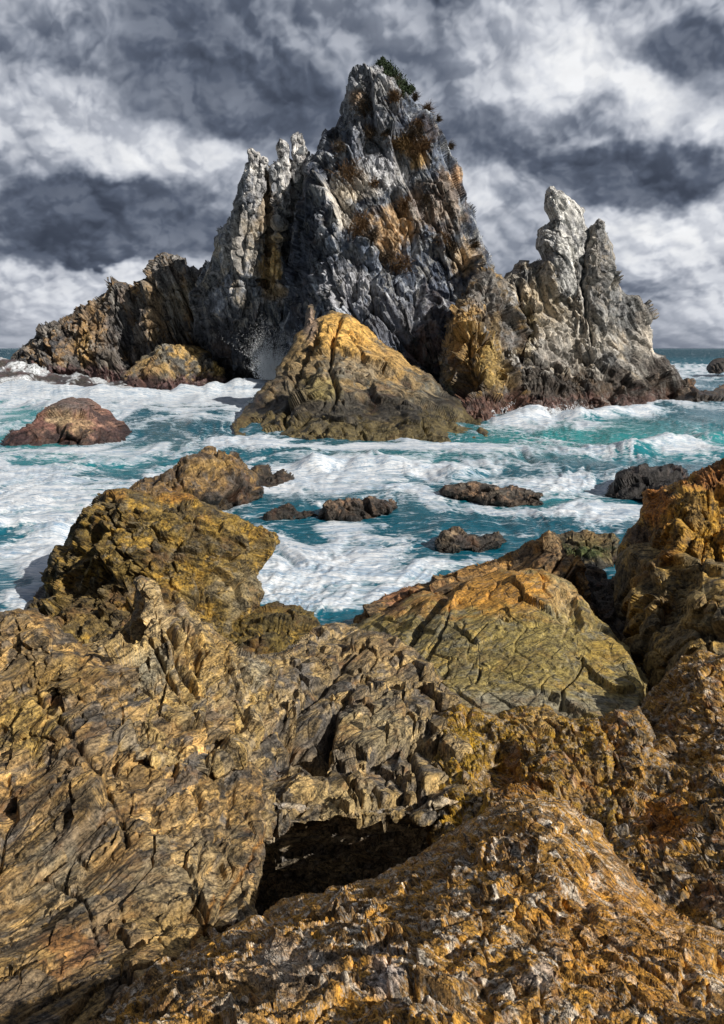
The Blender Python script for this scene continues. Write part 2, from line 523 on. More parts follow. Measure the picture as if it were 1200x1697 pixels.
# ------------------------------------------------------------------ rock recipes
def L_stack(px, axis, a=1.0, fine=1.0, drop=1):
    """strongly bedded cliff rock; px = metres per photo pixel at its distance"""
    R = frame(axis)
    Rb = frame(axis, (drop, .25, 0))           # beds cut across the face
    return [dict(t='fbm', L=90 * px, A=8 * px * a, o=2),
            dict(t='block', L=75 * px, A=21 * px * a, R=R, st=(2.2, 1, .9), warp=.16, m='c', tilt=1.2, off=.8, crack=.15, cw=.05),
            dict(t='saw', L=26 * px, A=8 * px * a, R=Rb, st=(3, 1, 1), sw=.3),
            dict(t='block', L=27 * px, A=10 * px * a, R=R, st=(2.4, 1, .9), warp=.2, m='c', tilt=1.1, off=1.0, crack=.5, cw=.10),
            dict(t='ridge', L=12 * px, A=4.5 * px * a, R=R, st=(8, 1, 1), warp=.25, o=4, g=.65),
            dict(t='block', L=10 * px, A=3.6 * px * fine, R=R, st=(3, 1, .9), warp=.25, m='c', tilt=1.1, off=1.0, crack=.6, cw=.2)]
def L_block(px, axis, up, size=60, a=1.0, st=(2.0, 1, 1), fine=1.0, sq=SQ):
    """jointed, fractured slab: flat faces stepped along straight joints"""
    R = frame(axis, up)
    s2 = (1 + (st[0] - 1) * .6, 1, 1)
    return [dict(t='fbm', L=200 * px, A=12 * px * a, o=2),
            dict(t='block', L=size * 1.7 * px, A=27 * px * a, R=R, st=s2, warp=.06, m='c', jit=.75, tilt=1.25, off=.8, crack=.35, cw=.03, sq=sq),
            dict(t='block', L=size * .75 * px, A=15 * px * a, R=R, st=st, warp=.07, m='c', jit=.75, tilt=1.25, off=.8, crack=.6, cw=.045, sq=sq),
            dict(t='block', L=size * .3 * px, A=5.5 * px * a, R=R, st=st, warp=.10, m='c', jit=.75, tilt=1.2, off=.8, crack=.6, cw=.10, sq=sq, mask=(size * 1.5 * px, -.25, .15)),
            dict(t='saw', L=size * .16 * px, A=1.9 * px * fine, R=R, st=(5, 1, 1), sq=sq, drop=.25, sw=.1, mask=(size * 2 * px, -.1, .2)),
            dict(t='fbm', L=10 * px, A=1.5 * px * fine, o=3, g=.65)]
def L_boulder(px, axis, a=1.0, fine=1.0):
    R = frame(axis)
    return [dict(t='fbm', L=130 * px, A=18 * px * a, o=3),
            dict(t='block', L=80 * px, A=19 * px * a, R=R, st=(1.6, 1, 1), warp=.22, m='c', tilt=1.15, off=.8, crack=.35, cw=.06),
            dict(t='ridge', L=38 * px, A=7 * px * a, R=R, st=(2.2, 1, 1), warp=.5, o=5, g=.62),
            dict(t='block', L=28 * px, A=8.5 * px * a, R=R, st=(1.8, 1, 1), warp=.25, m='c', tilt=1.0, off=.9, crack=.7, cw=.18),
            dict(t='fbm', L=9 * px, A=3.2 * px * fine, o=3, g=.65)]
def L_pitted(px, axis, a=1.0, st=2.0, fine=1.0):
    """knobbly, honeycombed, rust-crusted rock"""
    R = frame(axis)
    sq = (1, .6, 1)
    return [dict(t='fbm', L=150 * px, A=20 * px * a, o=3),
            dict(t='block', L=85 * px, A=14 * px * a, R=R, st=(1.4, 1, 1), warp=.3, m='c', tilt=1.0, off=.8, crack=.4, cw=.07, sq=sq),
            dict(t='block', L=34 * px, A=7.5 * px * a, R=R, st=(st, 1, 1), warp=.45, m='e', tilt=1.1, off=.8, crack=.6, cw=.12, sq=sq),
            dict(t='ridge', L=22 * px, A=6.5 * px * a, R=R, st=(st, 1, 1), warp=.6, o=5, g=.66, sq=sq),
            dict(t='pit', L=17 * px, A=7 * px * a, R=R, st=(1.4, 1, 1), warp=.7, sq=sq),
            dict(t='knob', L=10 * px, A=3.8 * px * a, R=R, st=(1.3, 1, 1), warp=.7, sq=sq)]

GREY = (.18, .195, .225); DGREY = (.07, .078, .095); PALE = (.50, .49, .47); TAN = (.33, .23, .12); BROWN = (.13, .085, .045)
OCHRE = (.44, .27, .085); GOLD = (.40, .25, .08); KHAKI = (.25, .20, .095); RUST = (.30, .12, .035); DARK = (.05, .045, .04)
PURP = (.12, .065, .065)

M_stack = rock_material('stack_rock', 2.6, axis=(-.25, 0, 1), stretch=7, contrast=.8, rust_amt=.35, dark_amt=.35, vein_amt=.45, bump=.7, rust=(.22, .12, .05))
M_stack_r = rock_material('leaning_stack_rock', 2.2, axis=(-.45, 0, 1), stretch=7, contrast=.8, rust_amt=.25, dark_amt=.4, vein_amt=.4, bump=.7, rust=(.26, .15, .06))
M_ochre = rock_material('ochre_rock', 1.5, axis=(.5, 0, -.8), stretch=5, contrast=.8, rust_amt=.3, dark_amt=.4, bump=.6)
M_mid = rock_material('shore_rock', .35, axis=(.7, .2, -.35), stretch=2.5, contrast=1.0, rust_amt=.4, dark_amt=.45, bump=.8, speck=.35)
M_small = rock_material('wet_rock', .6, axis=(.7, .2, .35), stretch=2.5, contrast=.8, rust_amt=.35, dark_amt=.55, bump=.8, speck=.3)
M_slab = rock_material('fractured_rock', .13, axis=(.75, .9, .3), stretch=5, contrast=1.0, rust_amt=.5, dark_amt=.5, bump=.65, speck=.35, joints=.5, rust=(.36, .17, .045))
M_khaki = rock_material('khaki_rock', .22, axis=(.5, .6, .6), stretch=3, contrast=.75, joints=.3, rust_amt=.35, dark_amt=.3, bump=.7, speck=.35, vein_amt=.2)
M_crust = rock_material('crusted_rock', .05, axis=(.6, -.5, -.45), stretch=2.4, contrast=1.15, rust_amt=.6, dark_amt=.65, vein_amt=.6, bump=1.0, speck=.35, rust=(.34, .15, .05))
M_brown = rock_material('rusty_rock', .10, axis=(.5, -.4, -.6), stretch=2, contrast=1.1, rust_amt=.6, dark_amt=.5, vein_amt=.35, bump=.9, speck=.3, rust=(.34, .12, .03))

# ================================================================== far rocks
# --- central peak
peak_out = [(606,110),(598,114),(588,116),(576,136),(570,156),(562,170),(566,184),(556,200),(548,210),(534,218),(530,240),(518,256),
  (502,268),(500,284),(502,320),(496,340),(486,368),(480,400),(474,440),(472,480),(468,500),(466,545),(470,600),(500,655),(640,670),
  (760,665),(850,640),(850,500),(828,464),(824,456),(820,448),(812,428),(802,412),(796,392),(792,368),(780,340),(770,324),(762,308),
  (765,292),(760,272),(748,265),(742,252),(736,228),(726,208),(712,188),(696,168),(680,152),(668,140),(656,120),(634,104),(620,107)]
_, F_peak = rock('sea_stack', peak_out,
  [(606,110,99),(634,104,99),(656,120,99),(562,170,101),(534,218,101),(502,268,100),(490,350,101),(476,440,101.5),(468,520,102),(470,600,102),
   (600,150,97),(640,170,96.5),(700,200,97),(736,228,99),(760,280,100),(780,340,100),(802,412,99),(824,456,98),(845,560,95),
   (600,220,95),(560,240,96.5),(660,240,95.5),(700,300,95.5),(740,330,97),(740,420,95),(780,450,94),(720,520,89),(790,560,90),(840,640,88),
   (640,300,94),(600,300,93.5),(640,660,83),(560,660,84),(720,660,85)],
  M_stack, L_stack(.085, (-.42, 0, 1), .9), seams=[([(505,290),(548,312),(600,372),(640,440),(690,472)],4,None,0,1.3),([(655,320),(688,400),(700,480),(688,545)],5,None,0,1.5),
     ([(720,296),(745,360),(772,432)],4,None,0,1.2),([(560,480),(600,540),(652,604)],4,None,0,1.1),([(618,480),(672,560),(722,612)],4,None,0,1.2),([(700,476),(742,545),(772,592)],5,None,0,1.4),
     ([(590,140),(602,205),(642,262)],3,None,0,.9),([(540,420),(556,500),(566,580)],4,None,0,1.2),([(690,180),(700,240),(716,290)],3,None,0,.9),([(780,400),(790,470),(800,540)],4,None,0,1.0)],
  pal=  [(.13, .152, .195), (.052, .062, .085), (.22, .225, .23), (.38, .40, .43)],
  lines=[[(512,276,97),(530,310,94.3),(545,350,92.8),(545,400,91.6),(535,450,89.6),(545,500,87.5),(560,560,85.5)],      # bright left arete
         [(560,290,94),(600,380,91),(640,450,89.5),(690,500,88),(730,540,87)],                       # rib of the front buttress
         [(620,250,96),(660,330,94.8),(690,400,93.5),(700,450,92.5)],                                  # gully right of it
         [(720,250,96),(745,330,95.5),(770,400,95),(790,440,94.5)]],
  sp=1.25, spy=1.05, rpx=26, rm=3.0, thick=13, seed=3, jag=.25, stand=True, colL=5,
  paint=[(600,150,55,(.40,.40,.40),.6),(590,160,16,(.27,.17,.09),.7),(640,290,(60,32),(.55,.55,.56),.75),(690,350,(20,50),(.26,.19,.13),.5),
         (735,340,(34,60),(.27,.20,.14),.6),(650,380,(38,42),(.42,.29,.16),.8),(560,340,(26,45),(.62,.58,.52),.9),(590,310,30,(.45,.38,.28),.5),
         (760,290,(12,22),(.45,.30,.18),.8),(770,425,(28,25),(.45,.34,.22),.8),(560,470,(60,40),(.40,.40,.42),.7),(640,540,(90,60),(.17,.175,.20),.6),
         (720,590,(50,40),(.20,.13,.10),.6),(690,260,(24,24),(.42,.27,.10),.8),(498,430,(36,140),(.045,.05,.065),.92),(500,300,(14,40),(.05,.055,.07),.7),(620,230,50,(.26,.27,.30),.6)],  # the two blue-black blobs put the left face's shade into the rock colour
  wetz=3.5, wetcol=(.05, .045, .04),
  gain=1.12, sat=1.15, label='tall grey pyramid-shaped sea stack in the middle, highest rock in the picture', cat='sea stack')

# --- left pinnacled stack
lst_out = [(404,286),(408,272),(424,268),(436,268),(446,276),(454,266),(464,262),(478,264),(486,258),(500,252),(514,258),(540,300),(540,640),(470,650),(330,650),(325,560),(322,470),(337,447),(348,426),(354,411),(367,380),(380,360),(384,344),(392,320),(398,296)]
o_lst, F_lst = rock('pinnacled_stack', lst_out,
  [(410,255,103),(462,232,103.5),(495,225,104),(392,320,104),(367,380,106),(337,447,109),(325,560,110),(330,650,110),(515,300,106),(540,300,108),(530,450,109),(530,640,109),(495,400,106),(490,500,106),
   (450,640,104),(400,600,104.5),(360,520,105)],
  M_stack, L_stack(.092, (.12, 0, 1), .8), seams=[([(438,285),(446,400),(440,470)],4,None,0,1.4),([(455,270),(460,340),(452,400)],3,None,0,1.0),([(484,262),(486,345),(478,430)],4,None,0,1.6),([(415,340),(402,430),(412,505)],3,None,0,1.0),([(376,385),(370,470)],3,None,0,.9)],
  pal=  [GREY, (.12, .125, .13), (.34, .29, .22), (.40, .39, .38)],
  lines=[[(416,262,101),(412,330,100.2),(405,420,99.8),(395,500,100.4)], [(440,290,103),(446,380,102.4),(440,470,102)],
         [(466,250,101.3),(470,310,100.4),(462,370,100),(452,440,100.2),(440,520,101)], [(484,280,103),(482,340,103.3),(476,420,104)], [(496,250,102.6),(498,300,103)]],
  sp=1.25, spy=1.05, rpx=16, rm=2.2, thick=11, seed=9, jag=.3, stand=True, colL=4.5,
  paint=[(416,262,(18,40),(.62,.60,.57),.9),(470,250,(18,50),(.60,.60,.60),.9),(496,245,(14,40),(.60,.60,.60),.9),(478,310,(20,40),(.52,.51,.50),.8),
         (450,440,(20,40),(.50,.33,.12),.85),(440,350,(14,60),(.36,.28,.18),.7),(400,400,(30,60),(.30,.27,.23),.6),(455,480,(24,24),(.42,.27,.10),.6),
         (400,565,(95,75),(.04,.045,.056),.92),(340,540,(40,60),(.05,.052,.06),.8)],  # near-black blobs: shadow at the bay foot, painted darker into the albedo
  wetz=4, label='grey rock stack with three whitish pinnacles left of the tall peak', cat='sea stack')

def L_spire(px, axis, a=1.0):
    """thin slanting plates"""
    R = frame(axis); Rb = frame(axis, (1, .25, 0))
    return [dict(t='block', L=40 * px, A=9 * px * a, R=R, st=(2.2, 1, 1), warp=.12, m='c', tilt=1.2, off=.8, crack=.3, cw=.06),
            dict(t='saw', L=13 * px, A=6 * px * a, R=Rb, st=(3, 1, 1), drop=.12, sw=.25),
            dict(t='block', L=12 * px, A=4 * px * a, R=R, st=(2.6, 1, 1), warp=.15, m='c', tilt=1.2, off=.9, crack=.6, cw=.14),
            dict(t='ridge', L=7 * px, A=2.4 * px * a, R=R, st=(6, 1, 1), warp=.25, o=3, g=.65)]
def L_pin(px, a=1.0):
    R = frame((.15, 0, 1))
    return [dict(t='block', L=22 * px, A=6 * px * a, R=R, st=(1.2, 1, 1), warp=.2, m='c', tilt=1.1, off=.9, crack=.5, cw=.12),
            dict(t='block', L=9 * px, A=3.2 * px * a, R=R, st=(1.6, 1, 1), warp=.2, m='c', tilt=1.1, off=.9, crack=.6, cw=.2),
            dict(t='ridge', L=7 * px, A=1.5 * px, R=R, st=(3, 1, 1), warp=.4, o=2)]
WHITE = [(.44, .43, .42), (.27, .27, .28), (.58, .57, .55), (.17, .17, .18)]
for k_, (po, lab) in enumerate([
   ([(411,262),(409,250),(413,244),(420,245),(425,251),(431,250),(434,258),(443,262),(445,268),(438,280),(440,300),(434,330),(424,352),(408,350),(402,325),(404,296),(408,284)], 'left whitish knobbly pinnacle'),
   ([(458,252),(457,240),(463,228),(471,231),(480,239),(481,250),(479,260),(482,274),(484,292),(482,314),(484,334),(474,350),(459,335),(456,302),(459,282),(461,266)], 'middle whitish pinnacle with a narrow neck'),
   ([(483,238),(482,226),(488,221),(494,219),(501,222),(506,235),(512,250),(516,264),(510,280),(502,300),(488,306),(482,284),(485,264),(483,250)], 'right blunt pinnacle beside the tall peak')]):
    ys0 = [q[1] for q in po]; xm = sum(q[0] for q in po) / len(po)
    rock('pinnacle', po, [(xm, min(ys0), 100.8 + k_ * .7), (xm - 14, min(ys0) + 20, 101.4 + k_ * .7), (xm + 14, min(ys0) + 20, 101.4 + k_ * .7), (xm, max(ys0), 99.2 + k_ * 1.1), (xm - 14, max(ys0), 100 + k_ * 1.1), (xm + 14, max(ys0), 100 + k_ * 1.1)],
         M_stack, L_pin(.092), WHITE, sp=1.4, rpx=8, rm=1.0, thick=1.2, seed=240 + k_, jag=.25, edge_keep=.3, stand=True, colL=2, parent=o_lst, label=lab)
# --- low left ridge
rid_out = [(18,592),(28,583),(38,574),(54,559),(69,540),(83,534),(100,528),(125,509),(146,499),(162,484),(179,467),(204,465),(227,470),(242,463),(252,447),(255,424),(271,418),
  (292,424),(308,426),(304,438),(329,449),(340,442),(365,450),(390,520),(390,655),(20,655)]
_, F_rid = rock('rock_ridge', rid_out,
  [(22,590,122),(69,540,121),(125,509,120),(180,467,119),(227,470,118.5),(256,424,116),(300,424,115),(340,445,114),(390,520,113),
   (30,655,113),(120,655,112),(240,655,111),(390,655,110),(100,570,118),(200,560,115),(150,600,114.5)],
  M_stack, L_stack(.1, (-.35, 0, 1), .95),
  [(.14, .12, .10), (.075, .075, .08), (.27, .17, .08), (.22, .20, .18)],
  lines=[[(190,475,117.5),(190,520,116),(165,580,113.5)], [(235,475,117.5),(222,520,117.5),(215,580,116)], [(262,430,114.5),(262,500,113),(245,560,112)],
         [(320,455,114),(310,520,113),(290,570,112)]],
  sp=1.25, spy=1.05, rpx=14, rm=2.2, thick=11, seed=14, jag=.28, stand=True, colL=4.5, col_axis=(-.35, 0, 1),
  paint=[(150,540,(45,45),(.24,.15,.07),.6),(255,520,(18,46),(.30,.21,.11),.7),(140,580,(12,40),(.42,.26,.09),.7),(285,450,(35,30),(.20,.19,.18),.7),(195,550,(25,45),(.08,.08,.085),.8),
         (300,500,(30,35),(.26,.22,.16),.7)],
  wetz=3.2, band=(3.0, PURP, .8), gain=1.05, label='low brown ridge sloping down to the sea at the far left', cat='rock ridge')

rock('foam_washed_ledge', [(-30,600),(0,592),(22,596),(45,606),(70,610),(95,618),(120,618),(145,622),(170,628),(190,630),(215,638),(240,644),(266,654),(262,668),(-30,672)],
  [(-30,598,112),(22,597,112),(95,616,109),(145,622,107),(200,634,103),(262,656,97),(262,668,93),(-30,672,88),(120,668,91),(60,645,98)],
  M_small, L_stack(.09, (.8, 0, -.5), .45), [(.055, .05, .055), DARK, (.08, .055, .06)],
  sp=1.5, spy=1.3, rpx=12, rm=2, thick=8, seed=17, jag=.3, colL=3, wetz=1.2, wetcol=(.05, .04, .04), wash=((3.2, 7.0, 1.5), .10, .85), flat=False,
  label='dark ledge under white surf at the foot of the low left ridge', cat='rock')

rock('low_rock', [(196,625),(206,612),(222,598),(233,588),(250,580),(258,570),(268,564),(280,568),(292,572),(304,570),(320,572),(334,578),(346,584),(352,598),(358,602),(366,606),(372,614),(371,640),(350,655),(200,655)],
  [(200,640,104),(233,588,107),(268,565,108),(330,575,107),(371,615,104),(371,650,101),(280,655,99),(290,600,104)],
  M_ochre, L_stack(.09, (.6, 0, .6), .7), [(.17, .15, .11), (.09, .085, .075), (.36, .24, .09)],
  sp=1.5, spy=1.3, rpx=16, rm=2, thick=7, seed=21, jag=.3, stand=True, colL=3,
  paint=[(320,580,(30,10),(.40,.26,.09),.8),(362,615,(12,16),(.50,.34,.11),.9),(250,612,(35,16),(.34,.22,.09),.7)], wetz=1.6, band=(2.2, PURP, .7),
  label='small humped rock with a yellow right end in the shadowed bay', cat='rock')

# --- ochre rock in front
och_out = [(384,712),(392,696),(404,682),(424,664),(440,644),(454,624),(462,606),(468,592),(484,572),(496,548),(506,530),(510,507),(517,506),(520,528),(540,520),(552,514),(576,520),(596,536),
  (616,552),(636,572),(656,580),(676,600),(700,616),(720,632),(732,648),(760,664),(780,688),(800,706),(808,716),(818,745),(760,762),(604,770),(440,768),(394,756)]
rock('ochre_rock', och_out,
  [(386,722,'z',0),(404,735,'z',-.5),(480,738,'z',-.5),(604,742,'z',-.5),(740,735,'z',-.5),(806,722,'z',-.2),(404,682,58),(468,592,68),(515,508,73),(560,515,72),(616,552,70),(676,600,68),(732,648,64),(780,690,58),
   (520,640,56),(600,640,57),(660,680,53),(560,570,65),(460,690,53)],
  M_ochre, L_stack(.055, (.5, -.1, -.8), .7, drop=-1), seams=[([(562,535),(542,600),(560,645),(540,690)],4,None,0,.8),([(602,555),(642,605),(700,650)],3,None,0,.6),([(520,560),(484,640),(470,695)],4,None,0,.8),([(640,640),(700,680),(760,700)],4,None,0,.7)],
  pal=  [(.20, .16, .10), (.11, .095, .07), (.30, .21, .10), (.14, .14, .12)],
  lines=[[(545,520,71),(525,580,64.5),(512,640,57),(500,700,51)], [(575,522,71),(600,590,64),(640,640,58),(690,700,51)], [(520,560,68),(490,620,62),(470,670,56)]],
  sp=1.5, spy=1.2, rpx=22, rm=2.2, thick=14, smf=1.8, gain=1.0, seed=25, jag=.25, stand=True, colL=3,
  paint=[(570,555,(75,42),(.60,.36,.10),.95),(650,600,(60,32),(.46,.29,.10),.85),(515,540,(14,34),(.22,.17,.15),.8),(500,600,(40,40),(.32,.22,.10),.6),(530,650,(40,28),(.30,.24,.09),.75),
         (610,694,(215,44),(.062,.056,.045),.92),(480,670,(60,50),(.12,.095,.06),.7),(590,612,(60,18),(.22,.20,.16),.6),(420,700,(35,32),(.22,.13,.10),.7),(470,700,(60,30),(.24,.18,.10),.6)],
  wetz=2.2, wetcol=(.03, .026, .02), band=(1.0, (.17, .13, .05), .6),
  label='ochre-topped conical rock standing in front of the tall grey peak', cat='rock')

# --- brown buttress
but_out = [(736,648),(735,610),(738,570),(740,538),(758,514),(760,494),(776,486),(780,470),(794,454),(814,447),(828,458),(836,468),(850,480),(872,520),(880,600),(890,712),(850,722),(775,716),(740,680)]
rock('rock_buttress', but_out,
  [(738,640,76),(738,570,78),(758,500,80),(790,458,82),(836,468,82),(870,560,80),(885,640,76),(880,690,'z',-.3),(820,700,'z',-.4),(775,698,'z',-.3),(745,670,70),
   (800,560,74),(790,620,70),(840,620,71)],
  M_ochre, L_stack(.07, (.1, 0, 1), 1.0), [(.15, .11, .06), (.075, .06, .045), (.30, .19, .07), (.16, .16, .16)],
  lines=[[(775,492,79),(772,540,75.5),(765,600,72)], [(812,455,80),(815,520,77),(812,580,73),(800,650,67)], [(840,500,79.5),(838,560,77),(832,620,73)]],
  sp=1.5, spy=1.3, rpx=18, rm=2.5, thick=10, smf=1.2, seed=31, jag=.25, stand=True, colL=3,
  paint=[(810,480,(40,32),(.17,.165,.16),.8),(770,560,(28,50),(.34,.21,.07),.7),(820,610,(26,50),(.32,.22,.07),.7),(845,560,(16,60),(.20,.20,.20),.6)],
  wetz=2.0, wetcol=(.05, .035, .03), band=(1.6, (.12, .06, .045), .7),
  label='brown hollowed rock buttress between the tall peak and the twin-spired stack', cat='rock')

# --- right stack with two spires
rst_out = [(842,448),(856,438),(858,432),(868,422),(892,432),(900,436),(925,430),(960,440),(985,425),(1010,440),(1024,470),(1030,478),(1040,486),(1060,488),(1068,502),(1076,502),(1084,522),(1086,554),(1088,582),(1104,588),(1120,610),(1132,630),
  (1132,650),(1124,672),(1080,696),(1000,702),(930,708),(880,720),(830,712),(825,600),(830,500)]
o_rst, F_rst = rock('twin_spired_stack', rst_out,
  [(842,450,84),(868,424,85),(930,435,86),(1000,440,87),(1060,490,88),(1086,560,88),(1120,610,88),(1132,640,86),(1118,668,'z',-.5),(1040,682,'z',-.5),(960,686,'z',-.5),(890,698,'z',-.5),(830,690,70),(835,560,82),
   (900,520,82),(960,520,82.5),(1020,540,84),(920,600,77),(1000,600,79),(1060,610,82),(900,650,70),(1000,640,74)],
  M_stack_r, L_stack(.078, (-.5, 0, 1), .85), seams=[([(970,400),(968,480),(985,565)],4,None,0,1.3),([(1004,440),(1012,545)],3,None,0,1.0),([(880,440),(892,520),(930,572),(1000,592)],4,None,0,1.2),
     ([(858,465),(866,560),(858,640)],4,None,0,1.2),([(1034,495),(1052,562)],3,None,0,1.0),([(920,600),(930,660)],3,None,0,.8),([(1010,610),(1022,670)],3,None,0,.8)],
  pal=  [(.30, .28, .25), (.15, .15, .15), (.42, .36, .28), (.50, .48, .45)],
  lines=[[(880,432,84),(885,490,82),(895,560,79),(905,620,74)], [(975,440,84.5),(985,500,83),(1000,560,81),(1020,610,79)], [(930,450,84.5),(945,520,83.5),(955,580,80.5)],
         [(1030,485,87),(1040,540,86),(1055,590,84)]],
  sp=1.25, spy=1.05, rpx=18, rm=2.4, thick=11, seed=37, jag=.25, stand=True, colL=4, col_axis=(-.5, 0, 1),
  paint=[(900,500,(50,50),(.46,.38,.27),.7),(960,560,(60,40),(.50,.46,.40),.6),(1030,520,(40,45),(.17,.175,.18),.8),(990,470,(30,40),(.20,.20,.20),.6),(870,550,(20,50),(.30,.24,.12),.6),
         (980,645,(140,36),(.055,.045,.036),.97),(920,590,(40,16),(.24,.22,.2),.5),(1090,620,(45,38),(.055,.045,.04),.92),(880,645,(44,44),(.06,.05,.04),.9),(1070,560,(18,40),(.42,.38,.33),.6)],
  wetz=3.2, wetcol=(.06, .048, .04), band=(1.2, (.13, .07, .06), .7),
  gain=1.12, label='pale grey stack with two spires standing on the right of the bay', cat='sea stack')
rock('spire', [(900,440),(897,416),(892,396),(894,376),(916,362),(910,346),(905,330),(908,316),(913,311),(932,319),(952,330),(964,342),(972,364),(978,390),(976,430),(970,470),(955,500),(925,490)],
  [(900,436,86),(893,385,87),(916,362,86.5),(908,320,87.5),(950,330,88),(974,380,88),(970,450,87),(955,500,84),(925,490,83.5)],
  M_stack_r, L_spire(.078, (-.75, 0, 1), 1.0), [(.42, .415, .40), (.24, .24, .245), (.58, .57, .54)],
  lines=[[(916,320,86),(928,360,85),(930,420,83.8),(935,480,82.5)]],
  sp=1.25, spy=1.05, rpx=14, rm=1.6, thick=4, seed=41, jag=.3, stand=True, colL=3, parent=o_rst,
  paint=[(912,420,(16,40),(.30,.30,.31),.6)], label='whitish jagged leaning spire')
rock('spire', [(968,480),(966,440),(976,392),(982,374),(992,362),(1002,368),(1010,394),(1022,426),(1021,450),(1030,480),(1036,520),(1000,540),(972,520)],
  [(968,470,86.5),(978,390,87.5),(992,364,88),(1010,394,88.2),(1022,430,88),(1036,510,86.5),(1000,538,83),(972,520,83.5)],
  M_stack_r, L_spire(.078, (-.15, 0, 1), 1.0), [(.20, .20, .20), (.13, .13, .135), (.32, .29, .25)],
  lines=[[(994,372,86.6),(996,420,85.5),(996,480,84)]],
  sp=1.25, spy=1.05, rpx=13, rm=1.6, thick=4, seed=43, jag=.28, stand=True, colL=3, parent=o_rst,
  paint=[(985,440,(10,50),(.34,.31,.27),.6)], label='darker grey finger-shaped spire')

rock('low_rock', [(1112,668),(1122,650),(1132,636),(1148,631),(1156,642),(1164,648),(1180,646),(1192,640),(1215,640),(1240,636),(1240,680),(1120,680)],
  [(1115,672,'z',-.3),(1180,676,'z',-.3),(1240,672,'z',-.3),(1148,633,90),(1200,641,88),(1240,638,88)],
  M_small, L_stack(.08, (.5, 0, .7), .6), [DARK, (.09, .07, .055), (.16, .10, .06)], sp=1.5, spy=1.3, rpx=12, rm=1.5, thick=5, seed=47, jag=.35, colL=2, wetz=1.0, stand=False,
  label='low dark rocks at the right foot of the twin-spired stack', cat='rock')
rock('low_rock', [(1172,612),(1180,603),(1196,598),(1220,592),(1260,594),(1290,618),(1180,620)],
  [(1172,612,150),(1200,598,152),(1280,596,154),(1200,620,140),(1290,618,145)],
  M_small, L_stack(.13, (.5, 0, .7), .5), [DARK, (.07, .06, .055)], sp=1.8, rpx=8, rm=2, thick=8, seed=49, jag=.3, colL=3,
  label='farthest dark rock breaking the sea at the right edge near the horizon', cat='rock')

rock('reddish_rock', [(10,734),(22,720),(38,713),(50,704),(58,699),(62,686),(74,674),(83,666),(100,659),(114,656),(128,659),(138,664),(150,672),(160,680),(170,690),(180,697),(190,700),(198,708),(212,722),(214,728),(206,752),(120,766),(20,762)],
  [(10,736,'z',-.1),(100,746,'z',-.4),(206,736,'z',-.2),(62,686,48),(112,657,50),(160,680,49),(195,706,47),(110,700,44.5),(60,720,44),(160,720,44.5)],
  M_small, L_boulder(.042, (.5, 0, .7), .9), [(.15, .075, .06), (.07, .045, .042), (.24, .14, .10)], sp=1.5, spy=1.3, rpx=14, rm=1.2, thick=5, smf=3.0, seed=53, jag=.32, stand=True, colL=1.6,
  paint=[(98,692,(22,16),(.40,.30,.18),.8),(130,710,(30,22),(.32,.22,.12),.7),(120,668,(40,14),(.13,.11,.10),.6),(30,725,(25,15),(.10,.05,.055),.7)], wetz=.8, wetcol=(.035, .022, .022),
  label='small reddish-brown pointed rock alone in the water at left', cat='rock')
# ================================================================== rocks in the near water
rock('shore_rock', [(205,830),(212,812),(225,797),(250,790),(270,782),(284,776),(295,765),(308,760),(320,754),(345,751),(370,756),(395,762),(408,772),(418,780),(430,795),(432,825),(424,838),(408,845),(375,850),(300,860),(220,860)],
  [(205,830,24),(295,765,27.5),(345,752,28),(418,780,27.5),(432,822,26.5),(408,846,'z',-.1),(375,852,'z',-.1),(300,862,23.5),(220,858,22.5),(340,800,25.5)],
  M_small, L_boulder(.024, (.8, 0, .3), 1.1), [(.17, .11, .05), (.07, .05, .035), (.28, .17, .06), (.10, .09, .08)], sp=1.65, rpx=16, rm=.8, thick=2.5, seed=57, jag=.32, colL=1.0,
  paint=[(385,815,(35,25),(.075,.06,.05),.7),(350,770,(50,12),(.30,.19,.06),.6)], wetz=0.60, wetcol=(.022, .02, .018),
  label='dark brown craggy rock poking out behind the big left boulder', cat='rock')
rock('shore_rock', [(410,800),(418,778),(432,774),(442,775),(455,786),(470,781),(482,786),(494,795),(508,806),(496,812),(470,814),(440,816),(415,815)],
  [(410,812,'z',0),(470,814,'z',-.1),(508,808,'z',-.1),(420,778,31.5),(470,782,31.5),(495,796,31)],
  M_small, L_boulder(.027, (.7, 0, -.4), .8), [(.12, .085, .05), (.07, .05, .035), (.2, .13, .06)], sp=1.7, rpx=10, rm=.6, thick=1.8, seed=59, jag=.32, colL=1.0, wetz=0.60, wetcol=(.022, .02, .018),
  label='low brown spur tapering right behind the dark craggy rock', cat='rock')
rock('shore_rock', [(438,858),(448,850),(458,842),(466,836),(476,832),(484,834),(492,842),(500,847),(510,843),(520,845),(530,852),(532,862),(500,866),(450,866)],
  [(440,862,'z',-.1),(500,866,'z',-.1),(532,862,'z',-.1),(470,833,24.8),(515,844,24.6)],
  M_small, L_boulder(.021, (.7, 0, .4), .8), [(.11, .08, .055), (.05, .045, .04), (.18, .11, .06)], sp=1.6, rpx=10, rm=.5, thick=1.2, seed=61, jag=.35, colL=.7, wetz=0.44, wetcol=(.022, .02, .018),
  label='small twin-humped dark rock left of the grooved one in the foam', cat='rock')
